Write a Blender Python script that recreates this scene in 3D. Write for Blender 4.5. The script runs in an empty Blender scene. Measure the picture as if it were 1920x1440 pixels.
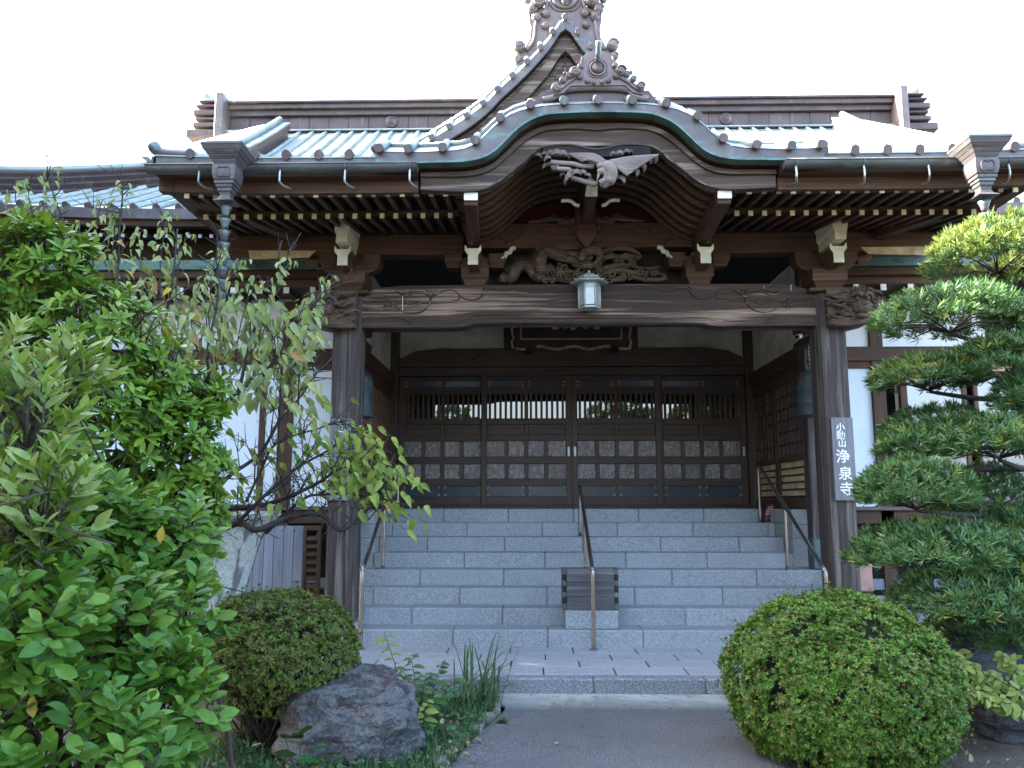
import bpy, math, random
import numpy as np
from mathutils import Vector, Matrix, noise
SC = bpy.context.scene
COL = SC.collection
R = random.Random(11)
PI = math.pi

# ---------------------------------------------------------------- camera, sky, sun, exposure
FPX, TILT, YAW, CX, CZ = 1522.17, 0.1446, 0.0202, -0.6211, 1.4035
cam_d = bpy.data.cameras.new('camera'); cam = bpy.data.objects.new('camera', cam_d); COL.objects.link(cam)
cam.location = (CX, 0, CZ); cam.rotation_euler = (PI/2 + TILT, 0, YAW)
cam_d.sensor_width = 36; cam_d.lens = FPX/1920*36; cam_d.clip_start = .05; cam_d.clip_end = 600
SC.camera = cam
SUN_DIR = Vector((-.82, .10, .57)).normalized()          # towards the sun: low on the left, a little behind the temple
world = bpy.data.worlds.new('World'); SC.world = world; world.use_nodes = True
wn = world.node_tree; bg = wn.nodes['Background']
sky = wn.nodes.new('ShaderNodeTexSky'); sky.sky_type = 'NISHITA'; sky.sun_disc = False
sky.sun_elevation = math.asin(SUN_DIR.z); sky.sun_rotation = math.atan2(SUN_DIR.x, SUN_DIR.y)
sky.air_density = 1.0; sky.dust_density = 4.0; sky.ozone_density = 1.0
wn.links.new(sky.outputs[0], bg.inputs[0]); bg.inputs[1].default_value = .15
sun_d = bpy.data.lights.new('sun', 'SUN'); sun_d.energy = 4.4; sun_d.angle = math.radians(.6); sun_d.color = (1, .93, .82)
sun = bpy.data.objects.new('sun', sun_d); COL.objects.link(sun)
sun.rotation_euler = SUN_DIR.to_track_quat('Z', 'Y').to_euler(); sun.location = (-20, 0, 20)
SC.view_settings.view_transform = 'Standard'; SC.view_settings.look = 'None'
SC.view_settings.exposure = 3.68; SC.view_settings.gamma = 1; SC.view_settings.use_curve_mapping = False
SC.cycles.max_bounces = 7; SC.cycles.transparent_max_bounces = 6

# ---------------------------------------------------------------- helpers
def _ray(px, py):
    a = (px-960)/FPX; b = (720-py)/FPX
    yr = math.cos(TILT)-b*math.sin(TILT); z = math.sin(TILT)+b*math.cos(TILT)
    return a*math.cos(YAW)-yr*math.sin(YAW), a*math.sin(YAW)+yr*math.cos(YAW), z
def at(px, py, Y):
    x, y, z = _ray(px, py); s = Y/y
    return Vector((CX+x*s, Y, CZ+z*s))
def atz(px, py, Z):
    x, y, z = _ray(px, py); s = (Z-CZ)/z
    return Vector((CX+x*s, y*s, Z))

ORG = {}
def tag(o, label=None, cat=None, group=None, kind=None):
    if label: o['label'] = label
    if cat: o['category'] = cat
    if group: o['group'] = group
    if kind: o['kind'] = kind
    return o
def thing(name, label, cat, loc=(0, 0, 0), group=None, kind=None):
    o = bpy.data.objects.new(name, None); COL.objects.link(o); o.location = loc; o.empty_display_size = .1
    ORG[o.name] = Vector(loc); return tag(o, label, cat, group, kind)
def link(name, mesh, parent=None, loc=None, rot=None, scale=None):
    """one object showing MESH; loc is a world position"""
    o = bpy.data.objects.new(name, mesh); COL.objects.link(o)
    base = ORG[parent.name] if parent else Vector((0, 0, 0))
    w = Vector(loc) if loc is not None else base
    if parent: o.parent = parent
    o.location = w-base
    if rot is not None: o.rotation_euler = rot
    if scale is not None: o.scale = scale
    ORG[o.name] = w
    return o

class MB:
    """collects shapes in world coordinates and links them as ONE mesh object"""
    def __init__(s): s.v = []; s.f = []; s.sm = []
    def add(s, vs, fs, smooth=False):
        n = len(s.v); s.v += [tuple(v) for v in vs]; s.f += [tuple(i+n for i in f) for f in fs]; s.sm += [smooth]*len(fs)
        return s
    def obox(s, c, ax, ay, az, ch=0):
        """box about c with half-axes ax, ay, az and a chamfer ch"""
        c, ax, ay, az = Vector(c), Vector(ax), Vector(ay), Vector(az)
        lx, ly, lz = ax.length, ay.length, az.length
        if ch <= 0 or min(lx, ly, lz) < ch*1.2:
            vs = [c+ax*i+ay*j+az*k for k in (-1, 1) for j in (-1, 1) for i in (-1, 1)]
            s.add(vs, [(0, 2, 3, 1), (4, 5, 7, 6), (0, 1, 5, 4), (2, 6, 7, 3), (0, 4, 6, 2), (1, 3, 7, 5)])
            return s
        ex, ey, ez = 1-ch/lx, 1-ch/ly, 1-ch/lz
        vs = []; ID = {}
        for i in (-1, 1):
            for j in (-1, 1):
                for k in (-1, 1):
                    ID[i, j, k, 0] = len(vs); vs.append(c+ax*i+ay*j*ey+az*k*ez)
                    ID[i, j, k, 1] = len(vs); vs.append(c+ax*i*ex+ay*j+az*k*ez)
                    ID[i, j, k, 2] = len(vs); vs.append(c+ax*i*ex+ay*j*ey+az*k)
        fs = []
        def q(l, out):
            p = [vs[t] for t in l]; nrm = (p[1]-p[0]).cross(p[2]-p[0])
            fs.append(tuple(l) if nrm.dot(out) > 0 else tuple(reversed(l)))
        for a in (-1, 1):
            q([ID[a, -1, -1, 0], ID[a, 1, -1, 0], ID[a, 1, 1, 0], ID[a, -1, 1, 0]], ax*a)
            q([ID[-1, a, -1, 1], ID[1, a, -1, 1], ID[1, a, 1, 1], ID[-1, a, 1, 1]], ay*a)
            q([ID[-1, -1, a, 2], ID[1, -1, a, 2], ID[1, 1, a, 2], ID[-1, 1, a, 2]], az*a)
            for b in (-1, 1):
                q([ID[a, b, -1, 0], ID[a, b, -1, 1], ID[a, b, 1, 1], ID[a, b, 1, 0]], ax*a+ay*b)
                q([ID[a, -1, b, 0], ID[a, -1, b, 2], ID[a, 1, b, 2], ID[a, 1, b, 0]], ax*a+az*b)
                q([ID[-1, a, b, 1], ID[-1, a, b, 2], ID[1, a, b, 2], ID[1, a, b, 1]], ay*a+az*b)
                for d in (-1, 1):
                    q([ID[a, b, d, 0], ID[a, b, d, 1], ID[a, b, d, 2]], ax*a+ay*b+az*d)
        return s.add(vs, fs)
    def box(s, x0, x1, y0, y1, z0, z1, ch=0):
        return s.obox(((x0+x1)/2, (y0+y1)/2, (z0+z1)/2), (abs(x1-x0)/2, 0, 0), (0, abs(y1-y0)/2, 0), (0, 0, abs(z1-z0)/2), ch)
    def bar(s, p, q, w, h, ch=0, up=(0, 0, 1)):
        p, q = Vector(p), Vector(q); d = q-p; u = d.normalized(); sx = u.cross(Vector(up))
        if sx.length < 1e-4: sx = u.cross(Vector((1, 0, 0)))
        sx.normalize(); uz = sx.cross(u)
        return s.obox((p+q)/2, sx*w/2, d/2, uz*h/2, ch)
    def prism(s, poly, y0, y1):
        """polygon of (x, z) run from y0 to y1"""
        n = len(poly)
        a = sum(poly[i][0]*poly[(i+1) % n][1]-poly[(i+1) % n][0]*poly[i][1] for i in range(n))
        if a < 0: poly = poly[::-1]
        vs = [(x, y0, z) for x, z in poly]+[(x, y1, z) for x, z in poly]
        fs = [tuple(range(n)), tuple(range(2*n-1, n-1, -1))]+[(i, i+n, (i+1) % n+n, (i+1) % n) for i in range(n)]
        return s.add(vs, fs)
    def band(s, a, b, y0, y1, smooth=False):
        """solid between two (x, z) polylines a (outer) and b (inner) of equal length, from y0 to y1"""
        n = len(a); vs = []
        for (x, z), (u, w) in zip(a, b): vs += [(x, y0, z), (x, y1, z), (u, y1, w), (u, y0, w)]
        fs = []
        for i in range(n-1):
            k = 4*i
            for j in range(4): fs.append((k+j, k+(j+1) % 4, k+4+(j+1) % 4, k+4+j))
        fs += [(3, 2, 1, 0), (4*n-4, 4*n-3, 4*n-2, 4*n-1)]
        if a[-1][0] < a[0][0]: fs = [tuple(reversed(f)) for f in fs]
        return s.add(vs, fs, smooth)
    def tube(s, pts, r, n=8, cap=True, smooth=True, flat=1.0):
        pts = [Vector(p) for p in pts]; m = len(pts)
        rs = r if hasattr(r, '__len__') else [r]*m
        vs = []; side = None
        for i in range(m):
            d = (pts[min(i+1, m-1)]-pts[max(i-1, 0)])
            d = d.normalized() if d.length > 1e-9 else Vector((0, 0, 1))
            if side is None:
                side = d.cross(Vector((0, 0, 1)))
                if side.length < .1: side = d.cross(Vector((0, 1, 0)))
            side = (side-d*side.dot(d)).normalized(); up = side.cross(d)
            for k in range(n):
                a = 2*PI*k/n; vs.append(pts[i]+side*math.cos(a)*rs[i]+up*math.sin(a)*rs[i]*flat)
        fs = [(i*n+k, i*n+(k+1) % n, (i+1)*n+(k+1) % n, (i+1)*n+k) for i in range(m-1) for k in range(n)]
        s.add(vs, fs, smooth)
        if cap:
            b = len(s.v)-m*n
            s.f += [tuple(b+k for k in range(n-1, -1, -1)), tuple(b+(m-1)*n+k for k in range(n))]; s.sm += [False, False]
        return s
    def lathe(s, prof, c=(0, 0, 0), n=16, smooth=True, phase=0):
        """profile of (radius, z) turned about the vertical through c"""
        c = Vector(c); m = len(prof)
        vs = [c+Vector((r*math.cos(2*PI*k/n+phase), r*math.sin(2*PI*k/n+phase), z)) for r, z in prof for k in range(n)]
        up = prof[-1][1] > prof[0][1]
        fs = [(i*n+k, i*n+(k+1) % n, (i+1)*n+(k+1) % n, (i+1)*n+k) for i in range(m-1) for k in range(n)]
        s.add(vs, fs, smooth)
        b = len(s.v)-m*n
        s.f += [tuple(b+k for k in range(n-1, -1, -1)), tuple(b+(m-1)*n+k for k in range(n))]; s.sm += [False, False]
        return s
    def ball(s, c, r, nu=10, nv=7, sc=(1, 1, 1)):
        c = Vector(c); vs = []; fs = []
        for j in range(1, nv):
            t = PI*j/nv
            for k in range(nu):
                a = 2*PI*k/nu
                vs.append(c+Vector((r*sc[0]*math.sin(t)*math.cos(a), r*sc[1]*math.sin(t)*math.sin(a), r*sc[2]*math.cos(t))))
        top = len(vs); vs.append(c+Vector((0, 0, r*sc[2]))); bot = len(vs); vs.append(c-Vector((0, 0, r*sc[2])))
        for j in range(nv-2):
            for k in range(nu): fs.append((j*nu+k, (j+1)*nu+k, (j+1)*nu+(k+1) % nu, j*nu+(k+1) % nu))
        for k in range(nu): fs.append((top, k, (k+1) % nu)); fs.append((bot, (nv-2)*nu+(k+1) % nu, (nv-2)*nu+k))
        return s.add(vs, fs, True)
    def grid(s, rows, smooth=True):
        """rows of points joined as a sheet"""
        m = len(rows[0]); vs = [p for r in rows for p in r]
        return s.add(vs, [(i*m+k, i*m+k+1, (i+1)*m+k+1, (i+1)*m+k) for i in range(len(rows)-1) for k in range(m-1)], smooth)
    def spiral(s, c, r0, turns, y, r, sgn=1, start=0, n=22, flat=.8):
        pts = []
        for i in range(n+1):
            t = i/n; a = start+sgn*turns*2*PI*t; q = r0*(1-.85*t)
            pts.append((c[0]+q*math.cos(a), y-.01*t, c[1]+q*math.sin(a)))
        return s.tube(pts, [r*(1-.4*i/n) for i in range(n+1)], 6, flat=flat)
    def mesh(s, name, mat, org=(0, 0, 0)):
        me = bpy.data.meshes.new(name)
        me.from_pydata([(v[0]-org[0], v[1]-org[1], v[2]-org[2]) for v in s.v], [], s.f)
        me.polygons.foreach_set('use_smooth', s.sm)
        me.materials.append(mat); me.update()
        return me
    def build(s, name, mat, parent=None, label=None, cat=None, group=None, kind=None, org=None):
        o0 = Vector(org) if org is not None else (ORG[parent.name] if parent else Vector((0, 0, 0)))
        o = link(name, s.mesh(name, mat, o0), parent, o0)
        return tag(o, label, cat, group, kind)

def smoothline(pts, n=6):
    """Catmull-Rom through pts"""
    P = [Vector(p) for p in pts]; out = []
    for i in range(len(P)-1):
        a, b, c, d = P[max(i-1, 0)], P[i], P[i+1], P[min(i+2, len(P)-1)]
        for k in range(n):
            t = k/n
            out.append(.5*((2*b)+(c-a)*t+(2*a-5*b+4*c-d)*t*t+(3*b-a-3*c+d)*t**3))
    out.append(P[-1]); return out
def curve2(pts, n=6):
    return [(v.x, v.z) for v in smoothline([(x, 0, z) for x, z in pts], n)]

# ---------------------------------------------------------------- materials
class Mat:
    def __init__(s, name, rough=.7, metal=0, spec=.5):
        s.m = bpy.data.materials.new(name); s.m.use_nodes = True; s.nt = s.m.node_tree
        s.b = s.nt.nodes['Principled BSDF']; s.out = s.nt.nodes['Material Output']
        s.b.inputs['Roughness'].default_value = rough; s.b.inputs['Metallic'].default_value = metal
        s.b.inputs['Specular IOR Level'].default_value = spec
        s._co = None
    def nd(s, t, **kw):
        n = s.nt.nodes.new(t)
        for k, v in kw.items(): setattr(n, k, v)
        return n
    def lk(s, a, b): s.nt.links.new(a, b)
    def co(s):
        if s._co is None:
            tc = s.nd('ShaderNodeTexCoord'); oi = s.nd('ShaderNodeObjectInfo')
            mu = s.nd('ShaderNodeVectorMath', operation='SCALE'); cb = s.nd('ShaderNodeCombineXYZ')
            for i in range(3): s.lk(oi.outputs['Random'], cb.inputs[i])
            s.lk(cb.outputs[0], mu.inputs[0]); mu.inputs['Scale'].default_value = 17.3
            ad = s.nd('ShaderNodeVectorMath', operation='ADD'); s.lk(tc.outputs['Object'], ad.inputs[0]); s.lk(mu.outputs[0], ad.inputs[1])
            s._co = ad.outputs[0]; s.rnd = oi.outputs['Random']
        return s._co
    def map(s, sc, vec=None):
        n = s.nd('ShaderNodeMapping'); n.inputs['Scale'].default_value = sc; s.lk(vec or s.co(), n.inputs[0]); return n.outputs[0]
    def noise(s, scale=5, detail=4, rough=.55, vec=None, dist=0):
        n = s.nd('ShaderNodeTexNoise'); n.inputs['Scale'].default_value = scale; n.inputs['Detail'].default_value = detail
        n.inputs['Roughness'].default_value = rough; n.inputs['Distortion'].default_value = dist; s.lk(vec or s.co(), n.inputs['Vector'])
        return n.outputs['Fac']
    def ramp(s, fac, stops):
        n = s.nd('ShaderNodeValToRGB'); e = n.color_ramp.elements
        while len(e) < len(stops): e.new(.5)
        for x, (p, c) in zip(e, stops): x.position = p; x.color = (c if len(c) == 4 else (*c, 1)) if hasattr(c, '__len__') else (c, c, c, 1)
        s.lk(fac, n.inputs[0]); return n.outputs[0]
    def mix(s, fac, a, b, mode='MIX'):
        n = s.nd('ShaderNodeMix', data_type='RGBA', blend_type=mode)
        for k, v in ((0, fac), (6, a), (7, b)):
            if hasattr(v, 'is_linked') or hasattr(v, 'links'): s.lk(v, n.inputs[k])
            else: n.inputs[k].default_value = v if k == 0 else ((*v, 1) if len(v) == 3 else v)
        return n.outputs[2]
    def bump(s, h, strength=.3, dist=.01):
        n = s.nd('ShaderNodeBump'); n.inputs['Strength'].default_value = strength; n.inputs['Distance'].default_value = dist
        s.lk(h, n.inputs['Height']); s.lk(n.outputs[0], s.b.inputs['Normal']); return s
    def col(s, c):
        if hasattr(c, 'links'): s.lk(c, s.b.inputs['Base Color'])
        else: s.b.inputs['Base Color'].default_value = (*c, 1)
        return s
    def rgh(s, c): s.lk(c, s.b.inputs['Roughness']); return s

def wood(name, dark, light, axis, weather=None, wamt=.5, rough=.72, bump=.35, fine=34):
    M = Mat(name, rough, spec=.35)
    sc = [fine]*3; sc['xyz'.index(axis)] = 1.1
    v = M.map(sc)
    g = M.noise(1, 6, .62, v, .6)
    c = M.ramp(g, [(.3, dark), (.52, [(a+b)/2 for a, b in zip(dark, light)]), (.72, light)])
    if weather:
        sc2 = [15]*3; sc2['xyz'.index(axis)] = .55
        w = M.noise(1, 5, .6, M.map(sc2), .4)
        wf = M.ramp(w, [(.60-.16*wamt, 0), (.60-.16*wamt+.22*(1.2-wamt), 1)])
        w2 = M.mix(g, [a*.55 for a in weather], weather)
        c = M.mix(wf, c, w2)
    crack = M.ramp(M.noise(1.4, 3, .5, M.map([x*.8 if x > 2 else .35 for x in sc])), [(.44, 0), (.5, 1), (.56, 0)])
    big = M.noise(1.3, 3)
    c = M.mix(M.ramp(big, [(.3, .35), (.7, 0)]), c, [d*.5 for d in dark])
    M.col(c); M.rgh(M.ramp(g, [(.3, rough-.12), (.7, rough+.12)]))
    h = M.mix(.5, g, crack, 'ADD')
    return M.bump(h, bump, .006).m

BR_D, BR_L = (.030, .015, .009), (.12, .064, .038)
M_WX = wood('brown_wood_x', BR_D, BR_L, 'x')
M_WY = wood('brown_wood_y', BR_D, BR_L, 'y')
M_WZ = wood('brown_wood_z', BR_D, BR_L, 'z')
M_WARM = wood('warm_brown_wood', (.040, .021, .012), (.145, .080, .047), 'x')
M_WARMZ = wood('warm_brown_wood_z', (.06, .030, .017), (.18, .092, .05), 'z')
M_BEAM = wood('weathered_beam_wood', (.014, .008, .006), (.092, .053, .038), 'x', (.40, .28, .21), .62, fine=26, bump=.7)
M_POST = wood('weathered_post_wood', (.018, .013, .012), (.090, .070, .062), 'z', (.24, .205, .185), .55, fine=26, bump=.6)
M_BARGE = wood('weathered_barge_wood', (.028, .018, .014), (.115, .078, .058), 'x', (.34, .27, .22), .55, fine=20, bump=.5)
M_PLANK = wood('grey_plank_wood', (.13, .14, .17), (.27, .29, .34), 'z', fine=30)
M_DOORZ = wood('dark_door_wood_z', (.022, .012, .008), (.090, .052, .036), 'z', rough=.5)
M_DOORX = wood('dark_door_wood_x', (.020, .011, .007), (.082, .047, .033), 'x', rough=.5)
M_SIGN = wood('bleached_sign_wood', (.13, .13, .145), (.25, .25, .275), 'z')
M_CARVE = wood('carved_wood', (.030, .018, .012), (.21, .145, .10), 'x', fine=48, bump=1.0)
M_CARVEG = wood('grey_carved_wood', (.12, .095, .082), (.30, .255, .23), 'x', fine=14, bump=.5)

def panel_wood():
    M = Mat('burl_panel_wood', .5)
    n = M.noise(1, 3, .5, M.map((8, 8, 4.0)), 5.0); g = M.noise(1, 3, .5, M.map((60, 60, 7)), 1.5)
    c = M.ramp(n, [(.30, (.05, .038, .034)), (.44, (.16, .135, .125)), (.50, (.08, .064, .06)), (.58, (.32, .285, .27)), (.66, (.15, .125, .118)), (.75, (.40, .37, .355))])
    M.col(M.mix(M.ramp(M.noise(1.7, 2), [(.35, .5), (.55, 0)]), c, (.045, .032, .028)))
    return M.bump(n, .25, .004).m
M_BURL = panel_wood()

def simple(name, c1, c2, scale=6, rough=.6, metal=0, bump=.15, detail=5, dist=.004, spec=.5):
    M = Mat(name, rough, metal, spec); n = M.noise(scale, detail, .6)
    M.col(M.ramp(n, [(.3, c1), (.7, c2)]))
    if bump: M.bump(M.noise(scale*7, 3), bump, dist)
    return M.m
M_PLASTER = simple('white_plaster', (.62, .66, .68), (.72, .75, .76), 3, .85, bump=.12)
M_SHOJI = simple('pale_blue_white_panel', (.60, .68, .74), (.70, .76, .80), 2, .6, bump=.05)
M_GREYPLASTER = simple('grey_cream_plaster', (.34, .33, .27), (.56, .56, .50), 4, .85, bump=.15)  # plaster of the recess, darker and yellower than the outer walls
M_CREAM = simple('cream_paint', (.42, .40, .28), (.68, .65, .50), 9, .75)
M_RAFTEND = simple('cream_rafter_end_paint', (.45, .42, .25), (.70, .66, .42), 9, .75)
M_TAN = simple('tan_board', (.30, .22, .12), (.62, .50, .30), 7, .7)
M_RED = simple('dark_red_paint', (.07, .006, .006), (.12, .012, .010), 5, .8)
M_VOID = simple('void_black', (.008, .007, .007), (.018, .015, .014), 5, .9)  # near-black tone stands for deep shade in voids; also colours small dark parts
M_STEEL = simple('brushed_steel', (.20, .18, .165), (.30, .27, .25), 8, .33, .9, .05)
M_BLACKIRON = simple('dark_metal', (.05, .05, .055), (.09, .09, .10), 8, .4, .7, .05)
M_BELL = simple('bell_bronze', (.020, .034, .036), (.042, .062, .064), 14, .6, .35, .2)
M_SHOE = simple('blue_green_copper_shoe', (.035, .07, .085), (.08, .13, .14), 10, .5, .4, .15)
M_GOLD = simple('old_gold_leaf', (.30, .22, .09), (.62, .50, .26), 22, .45, .5, .2)
M_LACQ = simple('black_brown_lacquer', (.016, .011, .010), (.04, .028, .024), 6, .45)
M_LANT = simple('grey_painted_metal', (.26, .30, .29), (.38, .42, .41), 18, .5, .2, .1)
M_LANTG = simple('frosted_lantern_glass', (.46, .49, .46), (.56, .59, .56), 5, .35, 0, .03)
M_LANTD = simple('grey_blue_lantern_glass', (.22, .27, .30), (.30, .36, .38), 5, .3, 0, .03)
M_WHITE = simple('white_paint', (.72, .76, .76), (.84, .86, .86), 18, .6)
M_CAMW = simple('white_plastic', (.62, .64, .60), (.70, .72, .68), 18, .4, 0, 0)
M_CLOG = simple('dark_red_rubber', (.04, .008, .007), (.085, .018, .014), 14, .5)
M_PINK = simple('faded_pink_board', (.40, .22, .17), (.52, .31, .25), 8, .7)
M_HOOK = simple('galvanised_metal', (.30, .34, .34), (.45, .49, .48), 20, .45, .6, .05)
M_MARK = simple('pale_residue', (.60, .58, .55), (.75, .73, .70), 20, .8, 0, 0)

def copper_brown(name='brown_copper', green=0.0, c1=(.052, .037, .036), c2=(.105, .076, .072)):
    M = Mat(name, .5, .25)
    n = M.noise(2.2, 5, .6); c = M.ramp(n, [(.3, c1), (.7, c2)])
    st = M.noise(1, 4, .6, M.map((9, 9, .9)))
    c = M.mix(M.ramp(st, [(.60, 0), (.80, .5)]), c, (.24, .27, .25))
    if green:
        g = M.noise(1, 5, .65, M.map((5, 5, 14)))
        c = M.mix(M.ramp(g, [(.62-green*.3, 0), (.75-green*.3, .8)]), c, (.10, .21, .18))
    M.col(c)
    return M.bump(M.noise(3.5, 4), .2, .01).m
M_COPB = copper_brown()
M_COPF = copper_brown('copper_fascia', .18, (.065, .055, .056), (.135, .118, .116))
M_COPG = copper_brown('verdigris_copper', .75, (.05, .075, .072), (.085, .12, .115))
M_GUT = copper_brown('gutter_copper', .22, (.055, .056, .06), (.12, .122, .125))
M_ORN = copper_brown('ornament_copper', .05, (.095, .068, .063), (.20, .155, .142))

def roof_copper():
    M = Mat('patinated_roof_copper', .42, .35)
    n = M.noise(1.6, 6, .62); c = M.ramp(n, [(.28, (.15, .19, .185)), (.5, (.24, .285, .27)), (.75, (.34, .385, .36))])
    st = M.noise(1, 4, .6, M.map((14, .8, 1.5)))
    c = M.mix(M.ramp(st, [(.55, 0), (.75, .45)]), c, (.14, .17, .165))
    M.col(c); return M.bump(M.noise(5, 4), .25, .01).m
M_ROOF = roof_copper()

def granite(name, base, speck, light):
    M = Mat(name, .75)
    a = M.noise(95, 2, .75); b = M.noise(45, 3, .6); big = M.noise(1.6, 4, .6)
    c = M.ramp(a, [(.38, speck), (.50, base), (.62, light)])
    c = M.mix(M.ramp(b, [(.40, .45), (.52, 0)]), c, [x*.8 for x in speck])
    c = M.mix(M.ramp(big, [(.35, .0), (.75, .4)]), c, [x*1.3 for x in base])
    c = M.mix(M.ramp(M.noise(5, 6, .7), [(.58, 0), (.74, .45)]), c, [x*.5 for x in base])
    tint = M.ramp(M.rnd, [(0, .0), (1, .22)])
    c = M.mix(tint, c, [x*.62 for x in base])
    M.col(c); return M.bump(a, .3, .003).m
M_GRAN = granite('grey_granite', (.215, .238, .25), (.125, .14, .15), (.32, .345, .36))
M_GRANS = granite('pale_granite', (.26, .275, .285), (.14, .15, .16), (.37, .385, .39))
M_GRAND = granite('dark_granite', (.15, .165, .18), (.05, .056, .063), (.33, .345, .355))

def glass(name, c, rough, ior):
    M = Mat(name, rough); M.b.inputs['IOR'].default_value = ior; M.col(c); M.b.inputs['Specular IOR Level'].default_value = .5
    M.bump(M.noise(1.7, 2), .02, .02)
    return M.m
M_GLASS = glass('dark_window_glass', (.006, .006, .007), .015, 2.1)
M_GLASSB = glass('blue_grey_glass', (.035, .046, .060), .22, 1.4)
M_GLASSW = glass('pale_window_glass', (.16, .18, .20), .06, 2.0)
# ---------------------------------------------------------------- ground, path
GZ = -.12
def soil_mat():
    M = Mat('garden_soil', .95); n = M.noise(3, 6, .65); n2 = M.noise(40, 4)
    c = M.ramp(n, [(.3, (.030, .024, .018)), (.6, (.075, .06, .044)), (.8, (.12, .10, .07))])
    M.col(M.mix(M.ramp(n2, [(.5, 0), (.7, .6)]), c, (.10, .085, .05))); return M.bump(n2, .8, .03).m
M_SOIL = soil_mat()
def conc_mat():
    M = Mat('worn_concrete', .85)
    a = M.noise(90, 3, .75); n = M.noise(2.2, 6, .6)
    tc = M.nd('ShaderNodeTexCoord'); sp = M.nd('ShaderNodeSeparateXYZ'); M.lk(tc.outputs['Object'], sp.inputs[0])
    c = M.ramp(a, [(.36, (.022, .023, .025)), (.5, (.066, .068, .071)), (.64, (.165, .168, .172))])
    c = M.mix(M.ramp(n, [(.35, .5), (.6, 0)]), c, (.055, .053, .053))
    edge = M.nd('ShaderNodeMapRange'); edge.inputs[1].default_value = 6.30; edge.inputs[2].default_value = 6.62
    M.lk(sp.outputs['Y'], edge.inputs[0])
    wob = M.nd('ShaderNodeMath', operation='MULTIPLY'); M.lk(edge.outputs[0], wob.inputs[0]); M.lk(M.ramp(M.noise(3.5, 4), [(.3, .45), (.6, 1)]), wob.inputs[1])
    c = M.mix(wob.outputs[0], c, (.30, .325, .29))        # the mossy cement strip laid against the kerb
    c = M.mix(M.ramp(M.noise(1, 5, .6, M.map((6, 1.2, 1)), .8), [(.56, 0), (.72, .5)]), c, (.05, .048, .045))
    cr = M.noise(1.1, 3, .5, dist=2.2); c = M.mix(M.ramp(cr, [(.494, 0), (.50, .8), (.506, 0)]), c, (.03, .03, .03))
    M.col(c); return M.bump(a, .5, .006).m
M_CONC = conc_mat()
M_EDGE = simple('mossy_edging', (.06, .065, .05), (.17, .17, .15), 14, .9, bump=.5)

g = MB(); N = 60
rows = []
for j in range(N+1):
    y = -12+32*j/N; row = []
    for i in range(N+1):
        x = -16+32*i/N; h = noise.noise(Vector((x*.9, y*.9, 0)))*.02-.03
        near = 0 if -1.15 < x < 2.0 else min(1, min(abs(x+1.15), abs(x-2.0))*2)
        row.append((x, y, GZ-.02+(h+.05)*near if y < 9 else GZ-.03))
    rows.append(row)
g.grid(rows)
for e in ((-300, -16, -300, 300), (16, 300, -300, 300), (-16, 16, -300, -12), (-16, 16, 20, 300)):
    g.add([(e[0], e[2], GZ-.04), (e[1], e[2], GZ-.04), (e[1], e[3], GZ-.04), (e[0], e[3], GZ-.04)], [(0, 1, 2, 3)])
g.build('garden_ground', M_SOIL, kind='structure')
pl = [(-.96, 6.66), (-.80, 6.4), (-.90, 5.9), (-1.02, 5.4), (-1.10, 4.9), (-1.22, 4.2), (-1.3, 3), (-1.35, 0), (-1.4, -5)]
pr_ = [(3.4, 6.66), (2.6, 6.3), (1.6, 6.0), (1.2, 5.6), (1.0, 5.1), (1.0, 4.4), (1.0, 3), (1.0, 0), (1.0, -5)]
L = [(v.x, v.y) for v in smoothline([(x, y, 0) for x, y in pl], 5)]; Rr = [(v.x, v.y) for v in smoothline([(x, y, 0) for x, y in pr_], 5)]
p = MB(); rows = []
for a, b in zip(L, Rr): rows.append([(a[0]-.02, a[1], GZ-.08), (a[0], a[1], GZ-.004)]+[(a[0]+(b[0]-a[0])*t/6, a[1]+(b[1]-a[1])*t/6, GZ+.004) for t in range(1, 6)]+[(b[0], b[1], GZ-.004), (b[0]+.02, b[1], GZ-.08)])
p.grid([r[::-1] for r in rows], False); p.add([(-3.4, 6.3, GZ-.02), (-.8, 6.3, GZ-.02), (-.8, 6.84, GZ-.02), (-3.4, 6.84, GZ-.02)], [(0, 1, 2, 3)])
p.add([(-1.4, 6.58, GZ), (3.6, 6.58, GZ), (3.6, 6.84, GZ), (-1.4, 6.84, GZ)], [(0, 1, 2, 3)])
path = p.build('concrete_path', M_CONC, kind='structure')
for k in range(7):   # rough little edging stones along the left side of the path
    y = 4.75+k*.26+R.random()*.05; x = np.interp(y, [q[1] for q in L[::-1]], [q[0] for q in L[::-1]])-.06
    m = MB(); m.obox((x, y, GZ+.0), (.028+R.random()*.025, .015*R.uniform(-1, 1), 0), (.02*R.uniform(-1, 1), .06+R.random()*.05, 0), (.004*R.uniform(-1, 1), .004, .018+R.random()*.012), .010)
    m.build('edging_stone', M_EDGE, path)

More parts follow.
